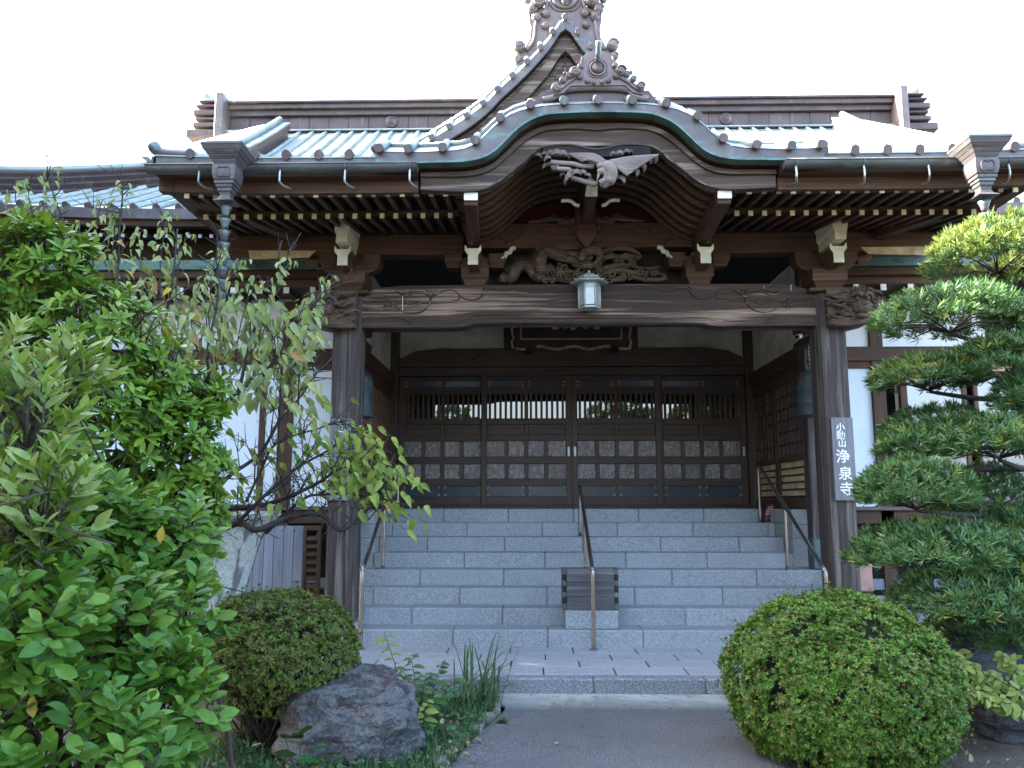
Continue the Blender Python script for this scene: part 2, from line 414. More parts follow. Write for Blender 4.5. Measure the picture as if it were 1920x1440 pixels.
# ---------------------------------------------------------------- stone landing and steps
lan = thing('stone_landing', 'low granite landing of pale slabs in front of the steps', 'landing', (0, 7.5, GZ))
LX0, LX1, LF, S0 = -3.3, 3.3, 6.82, 8.23
m = MB(); m.box(LX0+.02, LX1-.02, LF+.02, S0+.1, GZ-.05, -.014); m.build('mortar_bed', M_VOID, lan)
x = LX0-.4
while x < LX1:
    x1 = min(x+.9, LX1); x0 = max(x, LX0)
    m = MB(); m.box(x0+.001, x1-.001, LF, LF+.155, GZ-.06, -R.random()*.002, .012); m.build('kerb_stone', M_GRAND, lan); x += .9
rowy = [LF+.158, LF+.158+.31, LF+.158+.62, LF+.158+.93, S0+.02]
offs = [-.20, .12, -.17, .10]
for r in range(4):
    x = LX0-.6+(offs[r] % .6)
    while x < LX1:
        x0, x1 = max(x, LX0), min(x+.6, LX1)
        if x1-x0 > .05:
            dz = -.001-R.random()*.002
            m = MB(); m.box(x0+.006, x1-.006, rowy[r]+.002, rowy[r+1]-.002, -.06, dz, .004); m.build('paving_slab', M_GRANS, lan)
        x += .6

st = thing('stone_steps', 'flight of eight grey granite steps up to the wooden doors', 'steps', (0, 9.4, 0))
RS, TR = .165, .3331
joint = [-.437, -.892, -1.36, -.902, -1.369, -.911, -.457, -.882]
for k in range(8):
    hw = 2.82 if k < 4 else 2.42
    ln = .932 if k < 7 else .833
    y0 = S0+k*TR; y1 = y0+TR+.04 if k < 7 else 11.75
    x = joint[k]-ln*6
    while x < hw:
        x0, x1 = max(x, -hw), min(x+ln, hw)
        if x1-x0 > .03:
            e = R.random()*.0025
            m = MB(); m.box(x0+.0018, x1-.0018, y0-e, y1, k*RS-.02, (k+1)*RS-e*.5, .011)
            m.build('step_stone', M_GRAN, st)
        x += ln
for s in (-1, 1):   # stone cheeks under the recess walls
    for (z0, z1) in ((.66, .99), (.99, 1.15), (1.15, 1.32)):
        m = MB(); a, b = sorted((s*2.423, s*2.66)); m.box(a, b, 9.58, 11.75, z0+.001, z1-.001, .008); m.build('cheek_stone', M_GRANS, st)
    m = MB(); a, b = sorted((s*2.66, s*2.82)); m.box(a, b, 9.24, 9.6, .0, .655, .01); m.build('cheek_stone', M_GRANS, st)
m = MB(); m.box(-.262, .258, 8.262, 8.60, .167, .345, .006); m.build('support_block', M_GRAN, st)
# ---------------------------------------------------------------- main hall
hall = thing('temple_hall', 'dark timber temple hall with white walls under a patinated copper roof', 'temple', (0, 12, GZ))
M_RAFTW = simple('greyed_white_rafter_paint', (.28, .29, .29), (.55, .57, .57), 12, .8)
EY, EZ = 9.0, 4.78
def zr(y, x=0):
    """height of the main roof slope; the eave sweeps up towards the corners"""
    s = y-EY; up = max(0, abs(x)-4.2)**2*.012*max(0, 1-s/3.5)
    return EZ+.50*s+.0191*s*s+up
RY = 15.45; HC = 8.4
def yhip(x): return EY+.8*(HC-abs(x))
def ytop(x): return RY if abs(x) < 6.2 else max(EY+.02, yhip(x))
# dormer (triangular gable) profile, half side
DG = [(0, 9.195), (.27, 8.842), (.58, 8.482), (.83, 8.225), (1.06, 8.007), (1.29, 7.761), (1.55, 7.545), (1.81, 7.374), (2.11, 7.178), (2.36, 7.017), (2.75, 6.86)]
def zd(x): return float(np.interp(abs(x), [q[0] for q in DG], [q[1] for q in DG]))
DY = 12.25
SPAN = .268
deck = MB(); xs = [-HC+.02+(2*HC-.04)*i/64 for i in range(65)]
rows = []
for j in range(15):
    rows.append([(x, EY+(ytop(x)-EY)*j/14, zr(EY+(ytop(x)-EY)*j/14, x)-.045) for x in xs])
deck.grid(rows); deck.build('roof_deck', M_VOID, hall)
back = MB(); back.grid([[(x, RY+.4, 8.95) for x in (-6.2, 0, 6.2)], [(x, 22, 4.6) for x in (-8.4, 0, 8.4)]]); back.build('rear_roof_slope', M_ROOF, hall)
for s in (-1, 1):   # side slopes of the hipped skirt
    m = MB(); m.grid([[(s*HC, EY, zr(EY, HC)-.03), (s*HC, 22, zr(EY, HC)-.03)], [(s*6.2, yhip(6.2), zr(yhip(6.2)))
, (s*6.2, 20, zr(yhip(6.2)))]]); m.build('side_roof_slope', M_ROOF, hall)
    m = MB(); m.prism([(10.7, 6.2), (15.65, 9.1), (20.6, 6.2)], 0, .1)
    m.v = [(s*5.95+s*v[1], v[0], v[2]) for v in m.v]; m.build('gable_end_wall', M_PLASTER, hall)

def sheet_strip(x0, x1, ya, yb, zf, step=.36, name='copper_sheet', mat=None, parent=None):
    """one course of copper sheets between two rolls, each sheet lapping the one below"""
    m = MB(); y = ya
    while y < yb-.02:
        e = min(y+step, yb); a0, a1 = zf(y, x0), zf(y, x1); b0, b1 = zf(e, x0), zf(e, x1)
        m.add([(x0, y, a0+.007), (x1, y, a1+.007), (x1, e, b1), (x0, e, b0), (x0, y, a0-.006), (x1, y, a1-.006)], [(0, 1, 2, 3), (4, 5, 1, 0)])
        y = e
    return m.build(name, mat or M_ROOF, parent or hall)
def roll(x, ya, yb, zf, r=.034, parent=None, capr=.040, step=.24):
    m = MB(); pts = []; rs = []; y = ya
    while y < yb:
        e = min(y+step, yb)
        pts += [(x, y, zf(y, x)+.014), (x, e-.001, zf(e, x)+.014)]; rs += [r*1.1, r*.96]; y = e
    m.tube(pts, rs, 8, flat=1.15)
    o = m.build('roof_roll', M_ROOF, parent or hall)
    c = MB(); c.tube([(x, ya-.025, zf(ya, x)+.018), (x, ya+.03, zf(ya, x)+.026)], capr, 12, flat=1.15); c.build('roll_end', M_COPB, o)
    return o
n = int(HC/SPAN)
XR = [(i+.5)*SPAN for i in range(-n-1, n+1)]
for i, x in enumerate(XR):
    if abs(x) > HC-.1: continue
    yb = ytop(x)
    if yb-EY > .12: roll(x, EY, yb, zr)
    if i+1 < len(XR) and abs(XR[i+1]) < HC:
        yb = min(ytop(x), ytop(XR[i+1]))
        if yb-EY > .1: sheet_strip(x+.005, XR[i+1]-.005, EY-.02, yb, zr)
# eave edge, soffit and rafters of the hall
for s in (-1, 1):
    m = MB(); A = []; B = []
    for k in range(13):
        x = s*(2.9+(HC-2.9)*k/12); A.append((x, zr(EY, x)+.0)); B.append((x, zr(EY, x)-.125))
    m.band(A, B, EY-.03, EY+.05); m.build('eave_fascia', M_COPF, hall)
    m = MB(); m.band([(x, z-.001) for x, z in B], [(x, z-.07) for x, z in B], EY+.02, EY+.12); m.build('eave_board', M_WX, hall)
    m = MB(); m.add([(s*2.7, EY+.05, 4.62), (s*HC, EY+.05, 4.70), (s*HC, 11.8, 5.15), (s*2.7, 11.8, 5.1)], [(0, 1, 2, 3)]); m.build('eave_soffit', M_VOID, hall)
    for k in range(40):
        x = s*(3.02+.131*k)
        if abs(x) > 8.1: break
        up = max(0, abs(x)-4.2)**2*.012
        m = MB(); m.bar((x, 9.1, 4.49+up), (x, 10.0, 4.74), .045, .05); o = m.build('flying_rafter', M_WY, hall)
        e = MB(); e.box(x-.019, x+.019, 9.085, 9.101, 4.468+up, 4.508+up); e.build('rafter_end', M_RAFTW, o)
        m = MB(); m.bar((x, 9.9, 4.61), (x, 11.6, 4.98), .045, .05); o = m.build('base_rafter', M_WY, hall)
        e = MB(); e.box(x-.019, x+.019, 9.885, 9.901, 4.588, 4.628); e.build('rafter_end', M_RAFTW, o)
    # hip ridge: stacked copper courses running down to the corner, with a rounded cap
    P = []
    for k in range(15):
        t = k/14; X = 5.5+(8.3-5.5)*t; Y = EY+.8*(HC-X); P.append(Vector((s*X, Y, zr(Y, X) + .10*(2*t-1)**2*(t > .5))))
    for c, (w, h0, h1) in enumerate(((.17, -.03, .06), (.15, .065, .15), (.13, .155, .24), (.15, .245, .315))):
        m = MB(); m.tube([q+Vector((0, 0, (h0+h1)/2)) for q in P], [(h1-h0)*.70]*15, 4, smooth=False, flat=1.0)
        m.build('hip_course', M_COPB, hall)
    m = MB(); m.tube([q+Vector((0, 0, .345)) for q in P], .045, 8); m.build('hip_cap', M_ROOF, hall)
    # descending ridge on the slope
    X = s*5.5; ys = [11.2+(15.0-11.2)*k/12 for k in range(13)]
    for (w, h0, h1) in ((.17, -.02, .20), (.20, .205, .30)):
        m = MB()
        for a, b in zip(ys, ys[1:]): m.bar((X, a, zr(a)+(h0+h1)/2), (X, b+.01, zr(b)+(h0+h1)/2), w*2, (h1-h0))
        m.build('descending_ridge_side', M_COPB, hall)
    for k, (a, b) in enumerate(zip(ys, ys[1:])):
        m = MB(); m.bar((X, a+.004, zr(a)+.335), (X, b, zr(b)+.325), .42, .04, .006); m.build('ridge_sheet', M_ROOF, hall)
    m = MB(); m.tube([(X-s*.0, y, zr(y)+.40) for y in ys], .065, 8); m.build('ridge_cap', M_ROOF, hall)
    # verge beyond it with short rolls pointing outwards
    m = MB(); m.grid([[(s*q, y, zr(y)+.02-(q-5.7)*.12) for q in (5.7, 5.95, 6.2, 6.45)] for y in ys]); m.build('verge_sheet', M_ROOF, hall)
    for y in ys[::1]:
        m = MB(); m.tube([(s*5.78, y, zr(y)+.06), (s*6.52, y, zr(y)-.03)], .05, 8); m.build('verge_roll', M_ROOF, hall)
    m = MB(); m.tube([(s*5.86, y, zr(y)+.10) for y in ys], .05, 8); m.build('verge_cap', M_ROOF, hall)
# main ridge
RZ = lambda z: 8.80+(z-8.93)*.91
RX = 6.72
for (y0, z0, z1, nm, mt) in ((15.50, 8.86, 8.965, 'ridge_base', M_COPB), (15.40, 8.965, 9.005, 'ridge_lip', M_ROOF), (15.58, 9.005, 9.10, 'ridge_course', M_COPB),
                             (15.52, 9.395, 9.52, 'ridge_course', M_COPB), (15.44, 9.52, 9.63, 'ridge_course', M_COPB), (15.38, 9.63, 9.68, 'ridge_cap', M_COPB)):
    m = MB(); m.box(-RX, RX, y0, 32-y0-.6, RZ(z0)+.0005, RZ(z1), .008); m.build(nm, mt, hall)
m = MB(); m.box(-RX, RX, 15.62, 15.8, RZ(9.0), RZ(9.42)); m.build('ridge_core', M_VOID, hall)
for k in range(33):
    a = -RX+2*RX*k/33
    m = MB(); m.box(a+.003, a+2*RX/33-.003, 15.60, 15.64, RZ(9.104), RZ(9.391), .006); m.build('ridge_panel', M_COPB, hall)
for s in (-1, 1):
    m = MB(); m.v = []; d = MB(); d.lathe([(.0, 0), (.105, 0), (.125, .02), (.125, .045), (.10, .045), (.095, .035), (.0, .03)], n=20)
    d.v = [(s*3.4+v[0], 15.60-v[2], RZ(9.245)+v[1]) for v in d.v]; d.build('ridge_crest_disc', M_COPB, hall)
    # ridge end: upright plate with stacked bars thrown outwards
    e = MB(); e.box(min(s*6.72, s*6.88), max(s*6.72, s*6.88), 15.15, 16.2, RZ(8.70), RZ(9.76), .02); e.build('ridge_end_plate', M_ORN if s > 0 else M_COPF, hall)  # left plate gets the darker, bluer copper to paint its shaded face
    z = RZ(8.80)
    for (l, h, dz) in ((.42, .16, .0), (.30, .10, .21), (.26, .055, .36), (.30, .12, .46), (.25, .05, .64), (.2, .05, .74)):
        b = MB(); a, c = sorted((s*6.87, s*(6.9+l+.18))); b.box(a, c, 15.3, 16.1, z+dz, z+dz+h, .02); b.build('ridge_end_bar', M_COPB, hall)
    f = MB(); f.tube(smoothline([(s*6.75, 15.7, RZ(9.80)), (s*7.05, 15.7, RZ(9.82)), (s*7.2, 15.7, RZ(9.86)), (s*7.34, 15.7, RZ(10.0))], 4), [.07]*6+[.09]*6+[.04], 8); f.build('ridge_finial', M_ROOF, hall)

# ---- triangular dormer gable
def verge_set(P, y0, depth, rise, parent, every, r=.045, rope=.05):
    """copper verge: sheets sloping up from the front edge, short rolls across it, and a roped roll behind.
    P: (x, z) polyline of the front edge, left to right"""
    Ls = [0]
    for a, b in zip(P, P[1:]): Ls.append(Ls[-1]+math.dist(a, b))
    f = lambda t: (float(np.interp(t, Ls, [p[0] for p in P])), float(np.interp(t, Ls, [p[1] for p in P])))
    n = round(Ls[-1]/every); w = Ls[-1]/n
    for k in range(n):
        m = MB(); rows = []
        for i in range(4):
            x, z = f((k+i/3)*w); rows.append([(x, y0, z), (x, y0+depth*.33, z+rise*.28+.012), (x, y0+depth*.36, z+rise*.34), (x, y0+depth*.66, z+rise*.62+.012), (x, y0+depth*.7, z+rise*.68), (x, y0+depth, z+rise)])
        m.grid([r_[::-1] for r_ in rows], False); m.build('verge_sheet', M_ROOF, parent)
    for k in range(n+1):
        x, z = f(min(max(k*w, .04), Ls[-1]-.04))
        m = MB(); m.tube([(x, y0-.03, z+.012), (x, y0+depth*.5, z+rise*.5+.03), (x, y0+depth, z+rise+.03)], [r*1.15, r, r], 10); o = m.build('verge_roll', M_ROOF, parent)
        c = MB(); c.tube([(x, y0-.055, z+.010), (x, y0-.028, z+.012)], r*1.12, 12); c.build('roll_end', M_COPB, o)
    pts = []; rs = []; k = 0; seg = .12
    while k*seg < Ls[-1]:
        for t, q in ((k*seg+.004, 1.1), (min((k+1)*seg, Ls[-1]), .94)):
            x, z = f(t); pts.append((x, y0+depth+.02, z+rise+.02)); rs.append(rope*q)
        k += 1
    m = MB(); m.tube(pts, rs, 8); m.build('verge_rope_roll', M_ROOF, parent)

dorm = curve2([(-x, z) for x, z in DG[::-1]][:-1]+DG, 3)
def dorm_off(d): return [(x*(1-d*.12), z-d) for x, z in dorm]
roofm = MB(); rws = []
for x, z in dorm:
    ye = DY+.3
    while ye < 15.5 and zr(ye) < z+.3: ye += .05
    rws.append([(x, DY+.02, z-.005), (x, DY+.4, z+.30), (x, max(ye, DY+.5), z+.30)])
roofm.grid(rws); roofm.build('dormer_roof', M_ROOF, hall)
verge_set(dorm, DY, .40, .30, hall, .34)
m = MB(); m.band([(x, z) for x, z in dorm], dorm_off(.17), DY+.0, DY+.06); m.build('dormer_fascia', M_COPF, hall)
m = MB(); m.band(dorm_off(.172), dorm_off(.27), DY+.14, DY+.2); m.build('dormer_barge_board', M_BARGE, hall)
m = MB(); m.band(dorm_off(.272), dorm_off(.50), DY+.10, DY+.18); m.build('dormer_barge_board', M_BARGE, hall)
for k in range(9):
    m = MB(); d = .50+k*.17; m.band(dorm_off(d), dorm_off(d+.165), DY+.24+.004*(k % 2), DY+.30); m.build('gable_board', M_BARGE, hall)
m = MB(); m.box(-.02, .02, DY+.22, DY+.26, 6.8, 8.72); m.build('gable_batten', M_BARGE, hall)
for (w, z0, z1) in ((.20, 9.35, 9.55), (.26, 9.55, 9.62), (.16, 9.62, 9.78)):
    m = MB(); m.box(-w, w, 12.78, 15.6, z0, z1, .01); m.build('dormer_ridge', M_COPB, hall)

def ridge_ornament(name, cx, y, z0, s, parent, emblem):
    """onigawara: shaped copper plate with cloud curls and balls down both shoulders, a ring boss and a horn"""
    half = [(0, 1.42), (.33, 1.42), (.34, 1.0), (.40, .80), (.62, .86), (.74, .72), (.74, .50), (.70, .38), (.72, .12), (.84, -.10), (1.0, -.22), (1.02, -.46), (.80, -.42), (.6, -.25), (0, -.25)] if emblem else \
           [(0, .92), (.22, .92), (.40, .80), (.50, .60), (.54, .30), (.62, .16), (.86, .02), (1.1, -.12), (1.28, -.32), (1.28, -.44), (1.0, -.36), (.78, -.14), (0, -.14)]
    poly = half+[(-x, z) for x, z in half[::-1] if x > 0]
    m = MB(); m.prism([(cx+x*s, z0+z*s) for x, z in poly], y, y+.30*s); o = m.build(name, M_ORN, parent)
    balls = [(.55, .92, .15), (.68, .74, .11), (.60, .58, .10), (.40, .66, .09), (.95, -.06, .13), (.98, -.30, .09), (.78, .95, .08), (.42, .40, .08)] if emblem else \
            [(.66, .26, .17), (.84, .16, .10), (.50, .44, .09), (.52, .12, .10), (1.22, -.22, .14), (1.02, .02, .10), (.30, -.02, .08), (.12, -.06, .07), (.95, .22, .06)]
    for q in (-1, 1):
        for (bx, bz, br) in balls:
            b = MB(); b.ball((cx+q*bx*s, y-.03*s, z0+bz*s), br*s, 12, 8, (1, .9, 1)); b.spiral((cx+q*bx*s, z0+bz*s), br*s*.9, 1.2, y-br*s*.85, br*s*.22, q)
            b.build('cloud_curl', M_ORN, o)
        b = MB(); b.tube(smoothline([(cx+q*x_*s, y-.03*s, z0+z_*s) for x_, z_ in (((.36, .95), (.42, .74), (.58, .60), (.62, .3), (.66, .05), (.8, -.15)) if emblem else ((.44, .72), (.5, .4), (.6, .12), (.85, -.06), (1.05, -.24), (1.24, -.36)))], 5), .035*s, 6); b.build('edge_moulding', M_ORN, o)
    zc = z0+(1.04 if emblem else .38)*s; rr = (.25 if emblem else .22)*s
    b = MB(); pts = [(cx+rr*math.cos(a), y-.02*s, zc+rr*math.sin(a)) for a in [2*PI*k/28 for k in range(29)]]
    b.tube(pts, .04*s, 6, cap=False); oc = [(cx+rr*1.38*math.cos(a)*min(1, 1.0/max(abs(math.cos(a)), abs(math.sin(a)))*.9), y-.005*s, zc+rr*1.38*math.sin(a)*min(1, 1.0/max(abs(math.cos(a)), abs(math.sin(a)))*.9)) for a in [2*PI*k/32 for k in range(33)]]
    b.tube(oc, .025*s, 6, cap=False); b.build('crest_ring', M_ORN, o)
    if emblem:      # a lozenge divided into four inside the ring
        b = MB()
        for (i, j) in ((0, 1), (1, 0), (0, -1), (-1, 0)):
            c = Vector((cx+i*.075*s, y-.015*s, zc+j*.10*s)); b.obox(c, (.062*s, 0, .072*s), (0, .02*s, 0), (-.062*s, 0, .072*s), .004)
        b.build('crest_lozenge', M_ORN, o)
    else:
        b = MB(); b.lathe([(0, 0), (rr*.8, 0), (rr*.75, .02), (0, .03)], n=20); b.v = [(cx+v[0], y-v[2], zc+v[1]) for v in b.v]; b.build('crest_disc', M_COPB, o)
    h = MB(); zt = z0+(.90 if emblem else .62)*s
    h.tube(smoothline([(cx, y+.1, zt-.03*s), (cx, y-.20*s, zt+.02*s), (cx, y-.42*s, zt+.12*s), (cx, y-.55*s, zt+.30*s)], 4), [.075*s]*10+[.085*s]*3, 10); h.build('horn_roll', M_ROOF, o)
    return o
ridge_ornament('ridge_ornament', 0.02, 12.62, 8.98, .82, hall, True)

M_SCRG = simple('grey_blue_screen_glass', (.055, .062, .07), (.095, .105, .115), 6, .35, 0, .05)  # even grey-blue base, lighter than the door glass
# ---- front walls of the hall either side of the entrance
WY = 9.55
for s in (-1, 1):
    def bx(nm, mt, xa, xb, y0, y1, z0, z1, ch=.004):
        m = MB(); a, b = sorted((s*xa, s*xb)); m.box(a, b, y0, y1, z0, z1, ch); return m.build(nm, mt, hall)
    for X in (3.49, 5.31, 7.13):
        bx('wall_post', M_WZ, X-.075, X+.075, WY-.05, WY+.10, .1, 3.80)
    for X in (3.65,):
        bx('wall_stile', M_WZ, X-.035+.13*(X > 3.5), X+.035+.13*(X > 3.5), WY-.02, WY+.05, 1.34, 3.03)
    bx('wall_plaster', M_PLASTER, 2.72, 8.2, WY, WY+.08, 3.20, 3.85)
    bx('wall_head_board', M_WX, 2.72, 8.2, WY, WY+.08, 3.851, 5.0)
    bx('end_wall', M_PLASTER, 8.2, 8.28, WY-.04, 20, GZ-.05, 5.2)
    bx('wall_beam', M_WX, 2.70, 8.2, WY-.06, WY+.09, 3.05, 3.22)
    bx('head_rail', M_WX, 2.70, 3.42, WY-.03, WY+.06, 2.97, 3.048)
    bx('wall_panel', M_SHOJI, 2.72, 3.42, WY+.01, WY+.05, 1.34, 3.0)
    bx('sill_rail', M_COPB, 2.62, 8.2, WY-.09, WY+.1, 1.31, 1.355)
    bx('sill_beam', M_WX, 2.70, 8.2, WY-.05, WY+.08, 1.16, 1.308)
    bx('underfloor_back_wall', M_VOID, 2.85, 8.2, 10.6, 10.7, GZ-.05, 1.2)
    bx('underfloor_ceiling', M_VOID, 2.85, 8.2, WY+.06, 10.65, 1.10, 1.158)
    bx('underfloor_rail', M_PLANK, 2.9, 8.2, WY-.03, WY+.03, .42, .54)
    bx('ground_beam', M_POST, 2.9, 8.2, WY-.06, WY+.08, .10, .27)
    bx('wall_backing', M_VOID, 2.72, 8.15 if s < 0 else 3.62, WY+.085, WY+.11, 1.2, 3.86, 0)  # dark board added to stop sunlight showing through the wall gaps
    if s < 0:
        for (xa, xb) in ((3.60, 4.40), (4.46, 5.22), (5.40, 6.25), (6.31, 7.05)): bx('wall_panel', M_SHOJI, xa, xb, WY+.01, WY+.05, 1.36, 3.04)
        bx('wall_stile', M_WZ, 4.40, 4.46, WY-.02, WY+.06, 1.36, 3.05)
    else:
        for (xa, xb) in ((3.78, 4.52), (4.60, 5.22), (5.40, 6.25), (6.31, 7.05)):
            o = bx('window_sash', M_WARMZ, xa, xa+.05, WY-.01, WY+.03, 1.36, 2.92)
            for b in ((xb-.05, xb, 1.36, 2.92), (xa, xb, 2.87, 2.92), (xa, xb, 1.36, 1.42)):
                m = MB(); m.box(b[0], b[1], WY-.012, WY+.032, b[2], b[3], .003); m.build('sash_rail', M_WARMZ, o)
            m = MB(); m.box(xa+.05, xb-.05, WY+.008, WY+.014, 1.42, 2.87); m.build('window_pane', M_GLASSW, o)
        for (a, b) in ((3.74, 3.86), (4.1, 4.16)):
            m = MB(); rows = [[(a+(b-a)*t/12, WY+.12+.02*math.sin(t*1.7), z) for t in range(13)] for z in (1.4, 2.9)]; m.grid(rows); m.build('curtain', M_CREAM, hall)
        for k in range(8): bx('blind_slat', M_TAN, 3.76, 5.22, WY-.015+.004*(k % 2), WY+.03, 2.93+k*.014, 2.94+k*.014, 0)
        bx('window_back', M_VOID, 3.6, 7.1, WY+.5, WY+.55, 1.3, 3.05)
    # pent roof over the wall
    bx('pent_roof_edge', M_COPG, 2.73, 8.2, 8.86, 8.93, 4.02, 4.13)
    m = MB(); m.grid([[(s*2.73, 8.87, 4.128), (s*8.2, 8.87, 4.128)], [(s*2.73, WY, 4.30), (s*8.2, WY, 4.30)]]); m.build('pent_roof', M_COPG, hall)
    bx('pent_cornice', M_WARM, 2.74, 8.2, 8.90, 9.0, 3.93, 4.018, .01)
    bx('pent_cornice', M_WARM, 2.80, 8.2, 8.97, WY, 3.84, 3.928, .01)
    for k in range(18):
        X = 3.08+k*.305; o = bx('pent_rafter', M_WY, X-.03, X+.03, 8.99, WY, 3.77, 3.838, 0)
        m = MB(); a = s*X; m.box(a-.031, a+.031, 8.975, 8.991, 3.768, 3.838); m.build('rafter_end', M_WHITE, o)
    # recess: corner post of the wall, side wall with plaster, rail and lattice
    o = bx('recess_post', M_POST, 2.56, 2.73, 9.30, 9.48, .665, 4.2, .012)
    m = MB(); a, b = sorted((s*2.552, s*2.738)); m.box(a, b, 9.29, 9.488, .66, 1.0, .012); m.build('post_shoe', M_SHOE, o)
    bx('recess_plaster', M_GREYPLASTER, 2.62, 2.66, 9.48, 11.7, 3.22, 4.3, 0)
    bx('recess_tie_beam', M_WY, 2.55, 2.69, 9.48, 11.7, 3.04, 3.23, .01)
    bx('recess_rail', M_WY, 2.585, 2.68, 9.48, 11.7, 2.94, 3.035, .006)
    bx('recess_base_board', M_WY, 2.58, 2.70, 9.48, 11.7, 1.325, 1.46, .006)
    for Y0 in (9.52, 10.62):
        def part(nm, mt, y0, y1, z0, z1, xa=2.59, xb=2.65, par=None):
            m = MB(); a, b = sorted((s*xa, s*xb)); m.box(a, b, y0, y1, z0, z1, .003); return m.build(nm, mt, par or hall)
        Y1 = Y0+1.07
        sc = part('lattice_screen', M_WARMZ if s < 0 else M_WZ, Y0, Y0+.06, 1.46, 2.94)
        part('stile', M_WARMZ if s < 0 else M_WZ, Y1-.06, Y1, 1.46, 2.94, par=sc)
        part('rail', M_WY, Y0+.06, Y1-.06, 1.90, 1.975, par=sc); part('rail', M_WY, Y0+.06, Y1-.06, 2.87, 2.94, par=sc)
        part('screen_backing', M_SCRG if s > 0 else M_TAN, Y0+.05, Y1-.05, 1.97, 2.88, 2.63, 2.64, sc)
        nb = 6 if s > 0 else 9
        for k in range(1, nb): part('lattice_bar', M_WZ if s > 0 else M_WARMZ, Y0+.06+(Y1-Y0-.12)*k/nb-.012, Y0+.06+(Y1-Y0-.12)*k/nb+.012, 1.975, 2.87, 2.60, 2.628, sc)
        for k in range(1, 6): part('lattice_bar', M_VOID if s > 0 else M_WARMZ, Y0+.06, Y1-.06, 1.975+.895*k/6-.011, 1.975+.895*k/6+.011, 2.605, 2.632, sc)
        for k in range(5):
            z = 1.47+k*.086
            part('lower_board', M_TAN if s > 0 else M_WARMZ, Y0+.06, Y1-.06, z+.012, z+.084, 2.62, 2.64, sc)
            part('board_batten', M_VOID, Y0+.06, Y1-.06, z-.006, z+.012, 2.60, 2.645, sc)
# ---- door wall at the back of the recess
DW = 11.72
def hb(nm, mt, x0, x1, y0, y1, z0, z1, ch=.006, par=None):
    m = MB(); m.box(x0, x1, y0, y1, z0, z1, ch); return m.build(nm, mt, par or hall)
for s in (-1, 1):
    a, b = sorted((s*2.50, s*2.68)); hb('door_jamb', M_DOORZ, a, b, DW-.14, DW+.1, 1.32, 4.3)
hb('door_sill', M_DOORX, -2.5, 2.5, DW-.16, DW+.12, 1.322, 1.362)
hb('lintel', M_DOORX, -2.5, 2.5, DW-.10, DW+.08, 3.215, 3.345)
tb = [(-2.5, 3.35), (-2.5, 3.46), (-2.25, 3.58), (-1.9, 3.62), (1.9, 3.62), (2.25, 3.58), (2.5, 3.46), (2.5, 3.35)]
m = MB(); m.prism(tb, DW-.12, DW+.06); tr = m.build('transom_beam', M_DOORX, hall)
for s in (-1, 1):
    m = MB(); m.spiral((s*1.75, 3.47), .12, 1.3, DW-.122, .010, s, PI/2); m.tube(smoothline([(s*2.25, DW-.122, 3.46), (s*2.0, DW-.122, 3.38), (s*1.75, DW-.122, 3.36), (s*1.5, DW-.122, 3.44), (s*1.25, DW-.122, 3.52), (s*1.05, DW-.122, 3.46)], 5), .010, 6); m.build('carved_scroll', M_DOORX, tr)
hb('transom_plaster', M_GREYPLASTER, -2.5, 2.5, DW-.02, DW+.04, 3.45, 4.3, 0)
for s in (-1, 1):
    a, b = sorted((s*.80, s*.975)); hb('transom_post', M_DOORZ, a, b, DW-.09, DW+.03, 3.62, 4.3)
hb('transom_top_beam', M_DOORX, -2.5, 2.5, DW-.10, DW+.05, 3.985, 4.25)
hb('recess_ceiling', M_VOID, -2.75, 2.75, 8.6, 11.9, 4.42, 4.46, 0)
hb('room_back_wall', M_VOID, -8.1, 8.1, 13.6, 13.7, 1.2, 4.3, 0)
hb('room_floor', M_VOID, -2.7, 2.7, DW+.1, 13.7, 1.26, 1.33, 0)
dw = 1.285
Zr = [1.362, 1.49, 1.63, 1.735, 1.945, 2.05, 2.275, 2.362, 2.515, 2.60, 2.955, 3.06, 3.15, 3.215]
